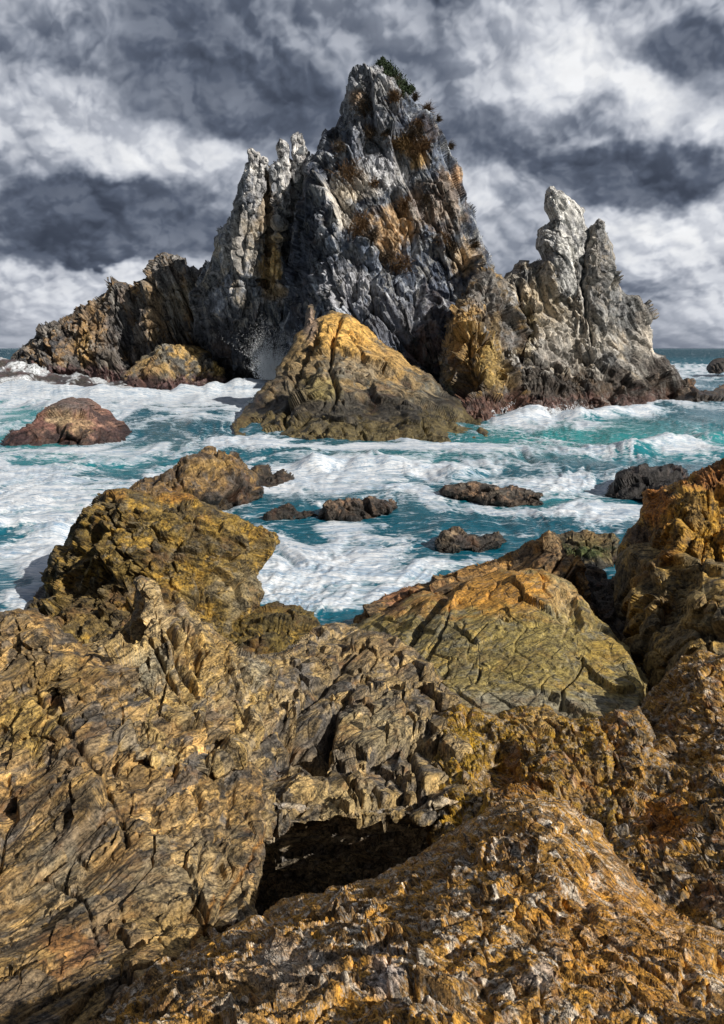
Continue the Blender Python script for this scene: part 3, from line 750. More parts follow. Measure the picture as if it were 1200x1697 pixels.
rock('shore_rock', [(522,860),(528,846),(537,840),(550,832),(562,828),(576,826),(600,827),(612,823),(622,822),(634,828),(642,830),(657,832),(660,842),(650,852),(625,862),(580,866),(535,866)],
  [(525,864,'z',-.1),(580,866,'z',-.1),(640,860,'z',-.1),(660,842,'z',.15),(550,832,24.4),(620,823,24.5)],
  M_small, L_boulder(.021, (.2, 0, 1), .8), [(.13, .09, .06), (.06, .05, .045), (.2, .12, .07)], sp=1.6, rpx=10, rm=.5, thick=1.5, seed=63, jag=.3, colL=.7, wetz=0.44, wetcol=(.022, .02, .018),
  label='flat-topped grooved brown rock in the middle of the white water', cat='rock')
rock('shore_rock', [(726,822),(737,804),(750,802),(770,799),(785,797),(800,800),(820,801),(850,802),(866,808),(880,809),(900,816),(904,822),(890,826),(908,838),(895,846),(870,845),(830,842),(800,838),(770,830),(740,826)],
  [(726,824,'z',0),(770,832,'z',0),(830,844,'z',-.1),(890,846,'z',-.1),(908,838,'z',.1),(740,804,27.2),(785,798,27.4),(850,803,27.0),(900,816,26.2),(830,820,26.2)],
  M_small, L_boulder(.025, (.8, 0, .2), .9), [(.085, .07, .055), (.05, .045, .04), (.24, .15, .09)], sp=1.7, rpx=12, rm=.6, thick=1.8, seed=67, jag=.3, colL=.9,
  paint=[(780,822,(25,10),(.30,.18,.10),.8),(860,835,(30,9),(.30,.19,.11),.8)], wetz=0.40, wetcol=(.022, .02, .018),
  label='long dark flat rock with tan lower edge among the foam right of centre', cat='rock')
rock('shore_rock', [(720,912),(726,898),(735,885),(745,876),(754,871),(765,877),(775,885),(788,884),(800,887),(815,882),(827,877),(836,886),(844,896),(836,904),(820,910),(790,920),(760,922),(730,920)],
  [(720,914,'z',-.05),(760,924,'z',-.1),(820,914,'z',-.05),(844,897,'z',.15),(754,872,20.6),(800,887,20.4),(828,878,20.6)],
  M_small, L_boulder(.018, (.8, 0, .4), .9), [(.13, .10, .07), (.06, .05, .045), (.22, .16, .10)], sp=1.6, rpx=12, rm=.45, thick=1.2, seed=71, jag=.33, colL=.6, wetz=0.30, wetcol=(.022, .02, .018),
  label='rough two-peaked rock in the blue water above the khaki slab', cat='rock')
rock('mossy_rock', [(895,905),(905,888),(915,880),(940,880),(960,880),(975,876),(990,884),(1003,882),(1016,881),(1027,893),(1030,915),(1024,935),(1000,942),(960,945),(920,940)],
  [(895,905,19.5),(940,880,20.3),(1016,881,20),(1030,915,19),(1000,942,'z',-.05),(940,944,'z',-.05),(970,905,19.2)],
  M_small, L_boulder(.017, (.4, 0, 1), .9), [(.13, .10, .05), (.06, .055, .04), (.2, .15, .07)], sp=1.6, rpx=12, rm=.5, thick=1.5, seed=73, jag=.3, colL=.6, wetz=0.20, wetcol=(.022, .02, .018),
  paint=[(965,912,(55,14),(.035,.055,.014),.8),(990,895,(30,10),(.16,.12,.05),.6)],
  label='low rock coated in green weed behind the khaki slab', cat='rock')
rock('shore_rock', [(1000,824),(1010,810),(1025,795),(1034,782),(1046,774),(1060,773),(1080,775),(1098,770),(1115,767),(1130,770),(1142,778),(1150,800),(1120,840),(1050,835),(1012,830)],
  [(1000,826,'z',-.05),(1050,836,'z',-.1),(1046,775,29),(1115,768,29.4),(1148,790,28),(1120,840,24),(1080,800,27.4)],
  M_small, L_boulder(.025, (.8, 0, .5), .8), [(.055, .05, .048), (.035, .033, .033), (.09, .07, .06)], sp=1.7, rpx=14, rm=.7, thick=2, seed=79, jag=.25, colL=.9, wetz=1.2, wetcol=(.022, .02, .02),
  label='wet black rock behind the orange cliff at right', cat='rock')
rock('edge_rock', [(-40,905),(-10,915),(4,928),(12,938),(22,950),(10,958),(-40,960)],
  [(-40,910,19),(12,940,18.6),(22,952,18),(-40,960,'z',-.1)], M_small, L_boulder(.017, (.8, 0, -.4), .5), [(.17, .15, .10), (.09, .08, .06)],
  sp=1.7, rpx=10, rm=.4, thick=1, seed=81, jag=.2, colL=.6, label='smooth grey-brown rock cut off by the left edge amid white water', cat='rock')

# ================================================================== near shore
rock('boulder', [(40,1010),(57,985),(70,965),(92,940),(104,905),(124,875),(136,858),(150,847),(160,832),(172,818),(185,813),(210,817),(236,818),(260,823),(275,815),(295,816),(320,822),(350,840),(380,855),(404,862),(425,870),(457,887),(458,905),(448,922),(438,938),(428,950),(436,966),(440,982),(432,1005),(410,1020),(390,1060),(330,1110),(200,1120),(100,1100),(50,1050)],
  [(57,985,15.6),(104,905,15.5),(150,847,15.6),(185,814,15.8),(260,823,15.6),(320,822,15.7),(425,870,15.4),(458,890,15.3),(440,935,14.6),(436,1000,13.2),(390,1060,12),(330,1110,10.6),(200,1120,10.2),(100,1100,10.8),(60,1040,13),
   (220,860,14.3),(330,880,13.9),(400,910,14.0),(150,930,13.7),(250,960,12.9),(350,980,12.8),(180,1030,12.0),(300,1050,11.8)],
  M_mid, sat=1.2, layers=L_boulder(.0125, (.85, 0, -.45), 1.15), pal=[(.20, .145, .06), (.10, .075, .038), (.34, .225, .075), (.14, .12, .085)],
  lines=[[(190,820,15.2),(290,880,13.75),(400,900,14.0)], [(230,840,14.4),(215,900,13.8),(230,960,13.1)]],
  gain=1.0, spy=1.3, sp=1.65, rpx=22, rm=.75, thick=3, seed=83, jag=.22, colL=.8,
  paint=[(290,822,(35,10),(.34,.18,.06),.7),(190,818,(20,10),(.28,.15,.05),.6),(380,870,(60,16),(.30,.20,.06),.5),(150,1020,(70,50),(.12,.09,.05),.6),(260,1000,(40,30),(.33,.22,.09),.5),(400,975,(40,40),(.24,.21,.15),.5)],
  wetz=.35, label='big olive-brown boulder at left above the white water', cat='boulder')
rock('dark_rock', [(350,1050),(372,1022),(400,1013),(425,1005),(445,1002),(470,1000),(500,1004),(520,1012),(526,1028),(534,1044),(540,1080),(500,1110),(400,1120),(350,1100)],
  [(360,1040,12.6),(430,1005,13.3),(510,1006,13.6),(534,1044,12.6),(500,1110,10.6),(400,1120,10.2),(440,1050,11.8)],
  M_mid, sat=1.2, layers=L_boulder(.0105, (.5, 0, .8), .9), pal=[(.10, .075, .03), (.055, .045, .025), (.18, .125, .045)], sp=1.65, rpx=14, rm=.35, thick=1.5, seed=87, jag=.25, colL=.5,
  label='dark olive wet rock tucked under the big left boulder', cat='rock')

# middle fractured slope, with the shaded hollow under it
rock('fractured_slope', [(370,1110),(400,1098),(430,1086),(452,1084),(470,1078),(500,1060),(530,1042),(560,1034),(590,1036),(620,1046),(660,1052),(700,1090),(760,1160),(780,1300),(770,1366),(730,1360),(690,1368),(640,1360),(600,1366),(560,1358),(520,1366),(480,1372),(450,1380),(400,1400),(380,1340),(370,1250)],
  [(370,1110,7),(452,1084,7.6),(530,1042,8.8),(590,1036,9.0),(660,1052,8.4),(760,1160,6.6),(700,1120,7.2),(600,1100,7.5),(480,1120,7.0),
   (400,1200,5.7),(500,1190,6.0),(520,1240,5.6),(600,1200,5.9),(700,1220,5.7),(430,1300,4.7),(560,1300,4.75),(700,1310,4.7),(440,1362,4.1),(560,1356,4.15),(700,1352,4.25),
   (500,1362,4.15),(630,1356,4.2),(770,1366,4.2),(400,1400,4.0)],
  M_slab, spy=1.35, sat=1.06, gain=1.02, layers=L_block(.0046, (.75, .55, .35), (-.6, .8, 0), 58, 1.1, (2.2, 1, 1)), pal=[(.27, .20, .105), (.13, .11, .085), (.42, .295, .13), (.085, .08, .075)],
  sp=1.65, rpx=14, rm=.2, thick=.8, seams=[([(475,1215),(500,1240),(525,1262)],11,None,0,.30),([(548,1205),(535,1235),(528,1262)],9,None,0,.30),([(600,1130),(560,1180),(545,1215)],4,(.06,.05,.04),.5,.14),([(420,1240),(500,1170),(560,1110),(600,1080)],4,(.08,.07,.06),.5,.10),([(680,1230),(690,1290),(700,1330)],5,(.05,.04,.03),.5,.12),([(585,1290),(600,1330)],4,None,0,.12),([(620,1300),(640,1345)],4,None,0,.12)], seed=91, jag=.2, colL=.4, col_axis=(.75, .35, .55), mosaic=(.11, .8, frame((.75, .55, .35), (-.6, .8, 0)), (2.2, 1, 1)),
  paint=[(580,1330,(60,30),(.36,.27,.13),.6),(640,1210,(60,50),(.30,.25,.15),.5),(620,1080,(60,25),(.30,.20,.09),.5),(500,1250,(40,30),(.12,.10,.08),.5)],
  label='fractured grey-brown bedrock slope in the middle with dark clefts', cat='rock')
rock('hollow_face', [(390,1330),(800,1320),(800,1560),(640,1600),(400,1620),(380,1450)],
  [(390,1330,4.25),(600,1330,4.3),(800,1320,4.35),(440,1400,4.75),(570,1400,4.75),(700,1390,4.65),(440,1470,5.25),(570,1460,5.2),(700,1440,5.0),(400,1610,5.7),(560,1560,5.6),(800,1550,5.5)],
  M_slab, spy=1.3, sat=.9, gain=2.0, layers=L_block(.0046, (.75, .55, .35), (-.6, .8, 0), 60, .55, (2.4, 1, 1)), pal=[(.24, .19, .12), (.16, .13, .09), (.30, .23, .13), (.12, .11, .10)],
  sp=1.8, rpx=10, rm=.1, thick=.5, seed=93, jag=.15, colL=.35, col_axis=(.75, .55, .35),
  label='smooth dark bedrock face in the deep shadow of the hollow behind the crusted boulder', cat='rock')
# khaki slab
rock('slanting_slab', [(566,1040),(600,1026),(645,1008),(672,990),(700,978),(730,984),(752,974),(776,960),(806,950),(836,942),(866,946),(898,944),(925,958),(944,966),(958,985),(975,1000),(1000,1030),(1030,1065),(1055,1100),(1075,1135),(1065,1200),(1000,1230),(850,1230),(720,1210),(690,1170),(650,1110),(610,1062)],
  [(566,1040,11.50),(645,985,12.33),(750,950,12.70),(850,912,12.70),(905,897,12.51),(960,945,11.59),(1000,1030,9.66),(1075,1135,7.36),(1000,1230,5.89),(850,1230,5.80),(720,1210,6.07),(650,1110,8.28),
   (700,1040,9.66),(760,1000,10.30),(850,950,10.95),(900,960,10.67),(840,1050,8.65),(900,1100,7.64),(800,1120,7.54),(960,1120,7.54),(680,1120,8.00)],
  M_khaki, spy=1.4, sat=1.2, gain=1.08, layers=L_block(.0085, (.5, .6, .6), (-.6, .8, -.2), 80, .36, (1.8, 1, 1), fine=.8), pal=[(.27, .215, .095), (.20, .165, .085), (.34, .25, .10), (.17, .16, .12)],
  lines=[[(590,1020,11.7),(690,968,12.2),(800,935,12.3)], [(730,985,10.7),(700,1050,9.4),(670,1090,8.7)], [(752,985,10.3),(722,1050,9.15),(700,1110,8.1)]],
  seams=[([(765,960),(735,985),(700,1030),(672,1075),(655,1110)],5,(.05,.04,.03),.7,.22),([(745,1000),(725,1060),(690,1130)],3,None,0,.10),([(930,950),(950,1000),(935,1060)],3,(.38,.31,.2),.4,.03)],
  sp=1.65, rpx=14, rm=.4, thick=2, seed=95, jag=.18, colL=.6,
  paint=[(820,975,(130,48),(.44,.235,.075),.85),(640,1000,(50,18),(.30,.15,.07),.7),(900,920,(40,24),(.17,.125,.075),.7),(700,1000,(30,22),(.38,.22,.09),.6),(880,1070,(100,60),(.27,.215,.085),.6),(870,1170,(150,24),(.22,.205,.16),.7),
         (1010,1080,(40,30),(.36,.25,.08),.6),(930,980,(20,50),(.34,.27,.16),.6)],
  label='smooth khaki slab slanting up towards an orange crest, right of centre', cat='rock')
rock('ridge_rock', [(575,1042),(600,1014),(625,996),(645,985),(668,974),(690,965),(720,958),(750,950),(775,941),(800,932),(826,922),(850,912),(868,898),(885,893),(897,884),(910,878),(925,890),(935,904),(946,926),(962,948),(976,990),(988,1020),(920,1030),(800,1020),(700,1030),(620,1052)],
  [(575,1042,12.4),(645,985,13.2),(750,950,13.5),(850,912,13.5),(910,880,13.3),(946,926,12.6),(976,990,11.6),(988,1020,11.1),(860,1000,11.2),(740,1010,11.5),(640,1040,11.6),(880,930,12.5),(930,950,12.0)],
  M_mid, sat=1.15, layers=L_block(.0115, (.8, .5, .3), (-.6, .8, -.2), 60, .8, (1.8, 1, 1)), pal=[(.21, .135, .065), (.11, .08, .05), (.33, .19, .07)], sp=1.65, spy=1.4, rpx=10, rm=.3, thick=1, seed=97, jag=.2, colL=.5,
  paint=[(660,985,(50,16),(.24,.12,.07),.7),(780,945,(50,14),(.34,.19,.07),.6),(920,920,(24,40),(.16,.12,.075),.7)],
  label='rough brown ridge of rock rising behind the crest of the khaki slab', cat='rock')
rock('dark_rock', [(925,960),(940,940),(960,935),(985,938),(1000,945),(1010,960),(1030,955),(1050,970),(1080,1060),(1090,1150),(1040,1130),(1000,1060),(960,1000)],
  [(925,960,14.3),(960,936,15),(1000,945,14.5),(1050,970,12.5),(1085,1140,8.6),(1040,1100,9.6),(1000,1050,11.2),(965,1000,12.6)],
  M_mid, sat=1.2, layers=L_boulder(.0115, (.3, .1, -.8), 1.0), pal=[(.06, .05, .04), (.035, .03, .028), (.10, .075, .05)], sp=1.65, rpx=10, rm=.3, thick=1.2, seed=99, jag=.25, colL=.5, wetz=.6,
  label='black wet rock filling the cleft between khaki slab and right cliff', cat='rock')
# right cliff
rock('cliff_rock', [(1022,912),(1030,900),(1040,880),(1052,868),(1060,856),(1065,835),(1062,815),(1072,808),(1100,802),(1118,798),(1140,790),(1150,780),(1170,771),(1185,764),(1210,752),(1280,735),(1500,760),(1520,1000),(1200,1060),(1110,1010),(1040,960)],
  [(1030,905,13.86),(1064,830,14.28),(1100,803,13.86),(1170,772,13.40),(1210,755,13.20),(1500,760,12.50),(1510,1000,9.60),(1200,1040,9.30),(1110,1000,10.30),(1040,960,12.60),(1080,870,12.50),(1075,900,12.60),
   (1120,850,11.00),(1180,850,10.70),(1130,930,10.30),(1200,940,10.00),(1280,900,10.20)],
  M_mid, sat=1.2, layers=L_boulder(.0098, (.3, .1, -.8), 1.15), pal=[(.30, .18, .06), (.20, .12, .05), (.40, .25, .08), (.14, .115, .075)],
  lines=[[(1100,812,12.6),(1112,850,11.2),(1110,900,10.9),(1120,950,10.2)]],
  gain=1.1, sp=1.65, rpx=16, rm=.5, thick=3, seed=103, jag=.22, colL=.5,
  paint=[(1090,835,(30,40),(.34,.14,.045),.8),(1180,790,(50,22),(.20,.09,.04),.8),(1150,860,(45,40),(.42,.26,.075),.7),(1150,850,(22,25),(.18,.13,.07),.7),(1060,890,(26,20),(.09,.065,.05),.8)],
  label='orange-brown cliff block at the right edge, upper one', cat='cliff')
rock('cliff_rock', [(1014,985),(1018,955),(1022,920),(1034,908),(1048,900),(1066,898),(1082,901),(1100,912),(1118,908),(1150,920),(1200,930),(1500,920),(1500,1120),(1200,1150),(1120,1140),(1070,1150),(1040,1100),(1020,1040)],
  [(1016,960,12.32),(1024,920,12.54),(1066,900,12.66),(1082,904,12.09),(1118,910,11.75),(1200,930,10.49),(1500,930,9.96),(1500,1110,7.00),(1200,1145,7.10),(1120,1135,8.25),(1070,1145,8.81),(1040,1090,10.06),(1020,1040,11.53),
   (1050,980,11.19),(1045,1040,10.51),(1095,960,10.06),(1100,1040,9.27),(1160,1000,8.69),(1220,1000,8.59),(1150,1080,7.95)],
  M_mid, sat=1.2, layers=L_block(.008, (.2, .1, -1), (.8, 1, 0), 75, 1.0, (2.6, 1, 1)), pal=[(.24, .17, .075), (.14, .11, .065), (.34, .23, .09), (.10, .085, .06)],
  lines=[[(1050,906,11.6),(1080,930,10.5),(1090,1000,9.7),(1085,1090,8.8)], [(1130,930,10.3),(1140,1000,9.5),(1120,1060,8.8)]],
  gain=1.1, sp=1.65, rpx=12, rm=.35, thick=2, seed=107, jag=.18, colL=.5, col_axis=(.2, .1, -1),
  paint=[(1070,912,(40,10),(.34,.25,.13),.7),(1150,1000,(35,45),(.26,.21,.12),.6),(1110,930,(25,25),(.36,.25,.10),.6)],
  label='dark split cliff block at the right edge, under the orange one', cat='cliff')
rock('knobbly_rock', [(1055,1180),(1075,1155),(1095,1130),(1112,1105),(1130,1085),(1155,1078),(1180,1080),(1210,1084),(1480,1080),(1500,1320),(1240,1320),(1180,1300),(1110,1285),(1070,1240)],
  [(1060,1180,6.7),(1130,1087,7.0),(1180,1082,6.8),(1480,1085,6.3),(1490,1310,4.4),(1180,1300,4.7),(1110,1280,5.0),(1070,1230,5.8),(1120,1180,6.0),(1160,1150,5.8),(1200,1200,5.3)],
  M_brown, spy=1.3, sat=1.3, gain=1.1, layers=L_pitted(.0052, (.6, 0, .5), 1.1, 1.4), pal=[(.26, .16, .065), (.13, .085, .045), (.40, .26, .11), (.42, .38, .33)], sp=1.65, rpx=14, rm=.25, thick=1, seed=109, jag=.25, colL=.22,
  label='knobbly honeycombed brown rock at the right edge below the split cliff', cat='rock')
rock('rusty_block', [(690,1265),(698,1235),(704,1200),(718,1182),(740,1172),(762,1166),(790,1176),(826,1190),(846,1174),(862,1168),(885,1172),(902,1170),(922,1184),(945,1196),(970,1194),(992,1190),(1010,1230),(1030,1320),(1040,1440),(900,1460),(740,1440),(705,1390),(712,1330)],
  [(695,1250,5.9),(718,1184,6.2),(762,1168,6.2),(826,1192,5.9),(862,1170,6.1),(945,1196,5.7),(992,1192,5.6),(1030,1320,4.2),(1040,1440,3.1),(900,1450,3.2),(740,1430,3.5),(706,1380,4.2),
   (740,1220,5.45),(800,1250,5.1),(830,1230,5.5),(870,1230,5.2),(930,1260,4.9),(760,1320,4.5),(850,1330,4.3),(960,1340,4.1)],
  M_brown, spy=1.3, sat=1.3, gain=1.1, layers=L_pitted(.0046, (.3, 0, -.8), 1.05, 1.5), pal=[(.25, .16, .05), (.12, .08, .035), (.36, .23, .075), (.33, .28, .22)],
  lines=[[(824,1200,5.75),(832,1260,5.2),(836,1300,4.9)]],
  sp=1.65, rpx=14, rm=.22, thick=.9, seed=113, jag=.22, colL=.22,
  paint=[(860,1300,(50,35),(.25,.12,.035),.7),(760,1240,(50,50),(.27,.18,.05),.6),(890,1200,(40,25),(.38,.27,.14),.6),(960,1300,(40,50),(.20,.12,.06),.5)],
  label='rust-coloured pitted blocks behind the big crusted boulder', cat='rock')
rock('reddish_rock', [(960,1235),(985,1190),(1020,1180),(1060,1168),(1085,1215),(1110,1262),(1160,1278),(1490,1275),(1500,1640),(1200,1620),(1120,1560),(1050,1500),(1000,1420),(970,1320)],
  [(965,1240,5.6),(1020,1182,6.0),(1060,1170,6.1),(1110,1265,5.0),(1490,1280,4.2),(1490,1630,2.1),(1200,1600,2.25),(1120,1540,2.6),(1050,1490,2.95),(1000,1410,3.5),(970,1320,4.5),
   (1040,1260,4.9),(1040,1340,4.1),(1110,1340,3.95),(1180,1350,3.75),(1100,1420,3.3),(1180,1450,2.95),(1170,1530,2.5)],
  M_brown, spy=1.3, sat=1.3, gain=1.1, layers=L_pitted(.0042, (.5, -.2, -.7), 1.2, 1.7), pal=[(.24, .15, .06), (.10, .075, .045), (.36, .21, .075), (.30, .27, .24)],
  lines=[[(1060,1240,5.0),(1075,1330,4.25),(1105,1400,3.6)]],
  sp=1.65, rpx=14, rm=.2, thick=.8, seed=117, jag=.22, colL=.2,
  paint=[(1100,1360,(40,40),(.34,.15,.05),.7),(1000,1330,(25,60),(.08,.06,.05),.6),(1180,1480,(30,40),(.16,.13,.11),.5)],
  label='reddish broken rock along the right edge beside the crusted boulder', cat='rock')

# left foreground
rock('cracked_slab', [(-260,1040),(0,1015),(30,1012),(62,1010),(84,1022),(105,1048),(130,1062),(150,1078),(200,1090),(260,1110),(380,1180),(430,1290),(445,1365),(440,1420),(425,1500),(440,1560),(430,1800),(-280,1800)],
  [(-260,1040,5.6),(0,1016,5.7),(62,1010,5.7),(105,1048,5.5),(150,1080,5.3),(260,1110,5.1),(380,1180,4.9),(430,1290,4.4),(445,1365,3.9),(425,1500,3.1),(440,1600,2.55),(430,1790,1.75),(-280,1790,1.7),
   (0,1100,5.05),(60,1080,5.1),(100,1150,4.75),(0,1200,4.4),(200,1200,4.4),(300,1200,4.55),(60,1260,4.05),(200,1300,3.75),(340,1300,4.0),(0,1380,3.4),(150,1400,3.25),(300,1400,3.3),(400,1420,3.4),
   (0,1520,2.8),(150,1520,2.75),(300,1520,2.8),(400,1500,2.95),(0,1697,2.08),(200,1697,2.05),(380,1640,2.3)],
  M_slab, spy=1.35, sat=1.06, gain=1.02, layers=L_block(.0031, (.80, .55, .2), (-.6, .8, 0), 74, .9, (1.9, 1, 1)), pal=[(.30, .195, .085), (.16, .12, .07), (.46, .30, .12), (.095, .088, .08)],
  lines=[[(45,1020,5.5),(110,1120,4.7),(180,1220,4.2)], [(75,1180,4.4),(160,1280,3.8),(230,1340,3.45)]],
  sp=1.65, rpx=14, rm=.2, thick=.9, seams=[([(470,1330),(440,1390),(400,1440),(360,1500),(320,1570),(290,1640)],4,(.36,.17,.04),.8,.012),([(45,1130),(95,1190),(150,1270),(190,1330),(210,1400)],5,(.07,.05,.03),.5,.05),([(0,1330),(120,1300),(230,1240),(330,1200)],6,(.09,.07,.05),.5,.04),([(330,1310),(345,1380),(330,1440)],2.5,(.05,.04,.03),.6,.03),([(150,1420),(230,1350),(300,1330)],3,(.06,.045,.03),.5,.03),([(60,1440),(130,1480),(160,1560)],3,(.05,.04,.03),.6,.03)], seed=121, jag=.18, colL=.3, col_axis=(.8, .45, .3), mosaic=(.096, .85, frame((.80, .55, .2), (-.6, .8, 0)), (1.9, 1, 1)),
  paint=[(50,1200,(55,50),(.42,.29,.09),.7),(100,1120,(60,40),(.27,.18,.06),.6),(60,1320,(90,40),(.12,.09,.05),.5),(330,1470,(120,90),(.34,.26,.14),.5),(300,1560,(90,60),(.36,.24,.09),.6),(120,1570,(50,40),(.24,.11,.04),.6),(90,1160,(16,10),(.20,.08,.05),.5),(100,1460,(80,60),(.20,.18,.13),.5)],
  label='big cracked tan bedrock slab filling the lower left', cat='rock')
rock('fractured_rib', [(105,1085),(120,1072),(150,1072),(175,1052),(200,1040),(214,1028),(226,1010),(230,985),(224,962),(234,956),(250,960),(262,966),(268,985),(276,1002),(288,992),(300,988),(310,1008),(322,1016),(336,1032),(350,1034),(366,1052),(384,1062),(394,1078),(410,1084),(430,1088),(448,1098),(462,1108),(456,1140),(440,1170),(420,1240),(360,1290),(240,1270),(140,1180)],
  [(105,1090,5.6),(150,1072,5.8),(214,1030,6.2),(236,958,6.6),(265,968,6.55),(276,1002,6.3),(305,992,6.5),(336,1032,6.2),(384,1062,6.0),(448,1098,5.9),(456,1140,5.5),(420,1240,4.6),(360,1290,4.0),(240,1270,3.9),(140,1180,4.6),
   (245,1010,6.0),(250,1060,5.6),(330,1080,5.5),(380,1120,5.3),(200,1100,5.2),(270,1140,4.9),(340,1180,4.75),(220,1200,4.4),(420,1130,5.35)],
  M_slab, spy=1.35, sat=1.06, gain=1.02, layers=L_block(.0046, (-.5, .55, .6), (.8, .6, 0), 46, 1.1, (2.4, 1, 1)), pal=[(.36, .26, .12), (.22, .17, .10), (.48, .33, .125), (.15, .135, .115)],
  lines=[[(246,965,6.4),(262,1030,5.75),(290,1090,5.25)], [(305,1000,6.2),(330,1050,5.75),(350,1110,5.25)]],
  sp=1.65, rpx=12, rm=.25, thick=.9, seams=[([(278,1040),(300,1090),(330,1150)],6,None,0,.16),([(318,1050),(332,1110)],5,None,0,.14),([(228,1030),(235,1070)],4,None,0,.10),([(255,1075),(290,1140),(320,1180)],4,None,0,.10),([(395,1085),(410,1120)],4,None,0,.10)], seed=127, jag=.15, jl=2, colL=.35, col_axis=(.45, .5, .75), mosaic=(.09, .5, frame((-.5, .55, .6), (.8, .6, 0)), (2.4, 1, 1)),
  paint=[(255,1010,(26,50),(.44,.33,.18),.7),(350,1090,(40,40),(.40,.26,.09),.6),(250,1100,(40,30),(.30,.28,.21),.6),(420,1120,(30,26),(.33,.29,.2),.6)],
  label='pale upright fractured rib of rock below the big left boulder', cat='rock')
rock('crusted_boulder', [(100,1780),(130,1716),(165,1680),(190,1655),(220,1632),(255,1606),(290,1586),(330,1566),(380,1542),(425,1522),(450,1506),(480,1492),(520,1484),(560,1478),(600,1464),(640,1448),(675,1430),(700,1416),(735,1390),(770,1362),(800,1345),(830,1332),(850,1326),(880,1320),(905,1322),(925,1326),(960,1350),(985,1366),(1005,1390),(1040,1430),(1060,1462),(1085,1492),(1120,1512),(1150,1530),(1190,1552),(1470,1600),(1470,1850),(100,1850)],
  [(130,1716,1.75),(190,1655,2.0),(255,1606,2.2),(330,1566,2.4),(425,1522,2.6),(480,1492,2.75),(560,1478,2.8),(640,1448,2.95),(735,1390,3.1),(800,1345,3.2),(880,1320,3.25),(925,1326,3.2),(985,1366,3.0),(1060,1462,2.6),(1150,1530,2.3),(1470,1600,1.9),
   (250,1697,1.45),(400,1600,1.85),(560,1540,2.1),(700,1480,2.3),(800,1410,2.5),(880,1370,2.6),(960,1420,2.35),(1050,1520,1.95),(1150,1600,1.65),
   (400,1697,1.36),(600,1697,1.28),(800,1697,1.26),(1000,1697,1.28),(1200,1697,1.36),(600,1610,1.62),(800,1560,1.75),(1000,1580,1.65),(600,1850,.8),(200,1850,.9),(1100,1850,.85)],
  M_crust, spy=.95, sat=1.35, gain=1.22, edge_keep=.8, layers=L_pitted(.0021, (.62, -.5, -.5), 1.15, 2.2), pal=[(.31, .19, .08), (.15, .10, .055), (.42, .25, .10), (.52, .48, .42)],
  lines=[[(890,1335,2.95),(860,1400,2.45),(800,1500,1.98),(760,1600,1.58),(740,1697,1.22)]],
  sp=1.7, rpx=26, rm=.22, thick=.6, seed=131, jag=.3, colL=.14, col_axis=(.62, -.5, -.5),
  paint=[(1050,1560,(160,120),(.27,.15,.06),.6),(480,1600,(80,40),(.34,.31,.28),.5),(640,1620,(30,40),(.45,.44,.45),.5),(900,1620,(25,25),(.5,.48,.46),.5),(400,1640,(150,50),(.22,.16,.10),.5)],
  label='rounded rust-brown boulder with pale crust across the bottom right', cat='boulder')
# ================================================================== ground under everything (sea bed and shore)
def ground_z(x, y):
    z = np.interp(y, [-60, -3, 0, 1.3, 3.5, 6, 9, 12, 15, 22, 60], [5, 4.6, 4.4, 3.2, 1.6, .6, -.2, -.8, -1.2, -1.8, -3])
    return z
gx, gy = np.meshgrid(np.concatenate([np.linspace(-4000, -40, 14), np.linspace(-36, -15, 12), np.linspace(-14, 14, 230), np.linspace(15, 36, 12), np.linspace(40, 4000, 14)]),
                     np.concatenate([np.linspace(-300, -12, 8), np.linspace(-10, -3.2, 10), np.linspace(-3, 16, 170), np.linspace(17, 40, 14), np.linspace(45, 9000, 20)]))
gp = np.stack([gx.ravel(), gy.ravel(), ground_z(gx, gy).ravel()], 1)
near = (np.abs(gp[:, 0]) < 14.5) & (gp[:, 1] < 16.5) & (gp[:, 1] > -3.5)
gp[:, 2] += .22 * fbm(gp / 3.1, 401, 4) * (gp[:, 1] < 40)
gp[near, 2] += displace(gp[near], L_boulder(.011, (.8, .5, .2), 1.2), 404, np.full(near.sum(), .12))
Hh, Ww = gx.shape
ii, jj = np.meshgrid(np.arange(Hh - 1), np.arange(Ww - 1), indexing='ij')
gq = np.stack([ii * Ww + jj, ii * Ww + jj + 1, (ii + 1) * Ww + jj + 1, (ii + 1) * Ww + jj], -1).reshape(-1, 4)
gcol = lerp(np.array([.12, .09, .05]), np.array([.05, .045, .04]), sstep(-.2, .2, fbm(gp / 2, 402, 3))[:, None])
tag(mesh_from('ground', gp, gq, M_mid, None, {'col': gcol, 'wet': (gp[:, 2] < .5) * .8}), kind='structure')

# ================================================================== sea
rows = np.concatenate([[577.28, 577.5, 577.9, 578.4, 579], np.arange(579.7, 1120, 1.45)])
cols = np.concatenate([np.linspace(-900, -160, 60), np.arange(-150, 1350, 2.1), np.linspace(1362, 2100, 60)])
cx_, ry_ = np.meshgrid(cols, rows)
ys_ = Yz(600, ry_.ravel(), 0)                     # straight rows: distance depends on the row only
xs_ = (cx_.ravel() - 600) / F * ys_ / (cp + (CY - ry_.ravel()) / F * sp_)
sea = np.stack([xs_, ys_, np.zeros_like(xs_)], 1)
Hs, Ws = cx_.shape
foot = np.gradient(ys_.reshape(Hs, Ws), axis=0).ravel() * -1
foot = np.maximum(np.abs(foot), 2.1 * ys_ / F)
spx, spy = cx_.ravel(), ry_.ravel()
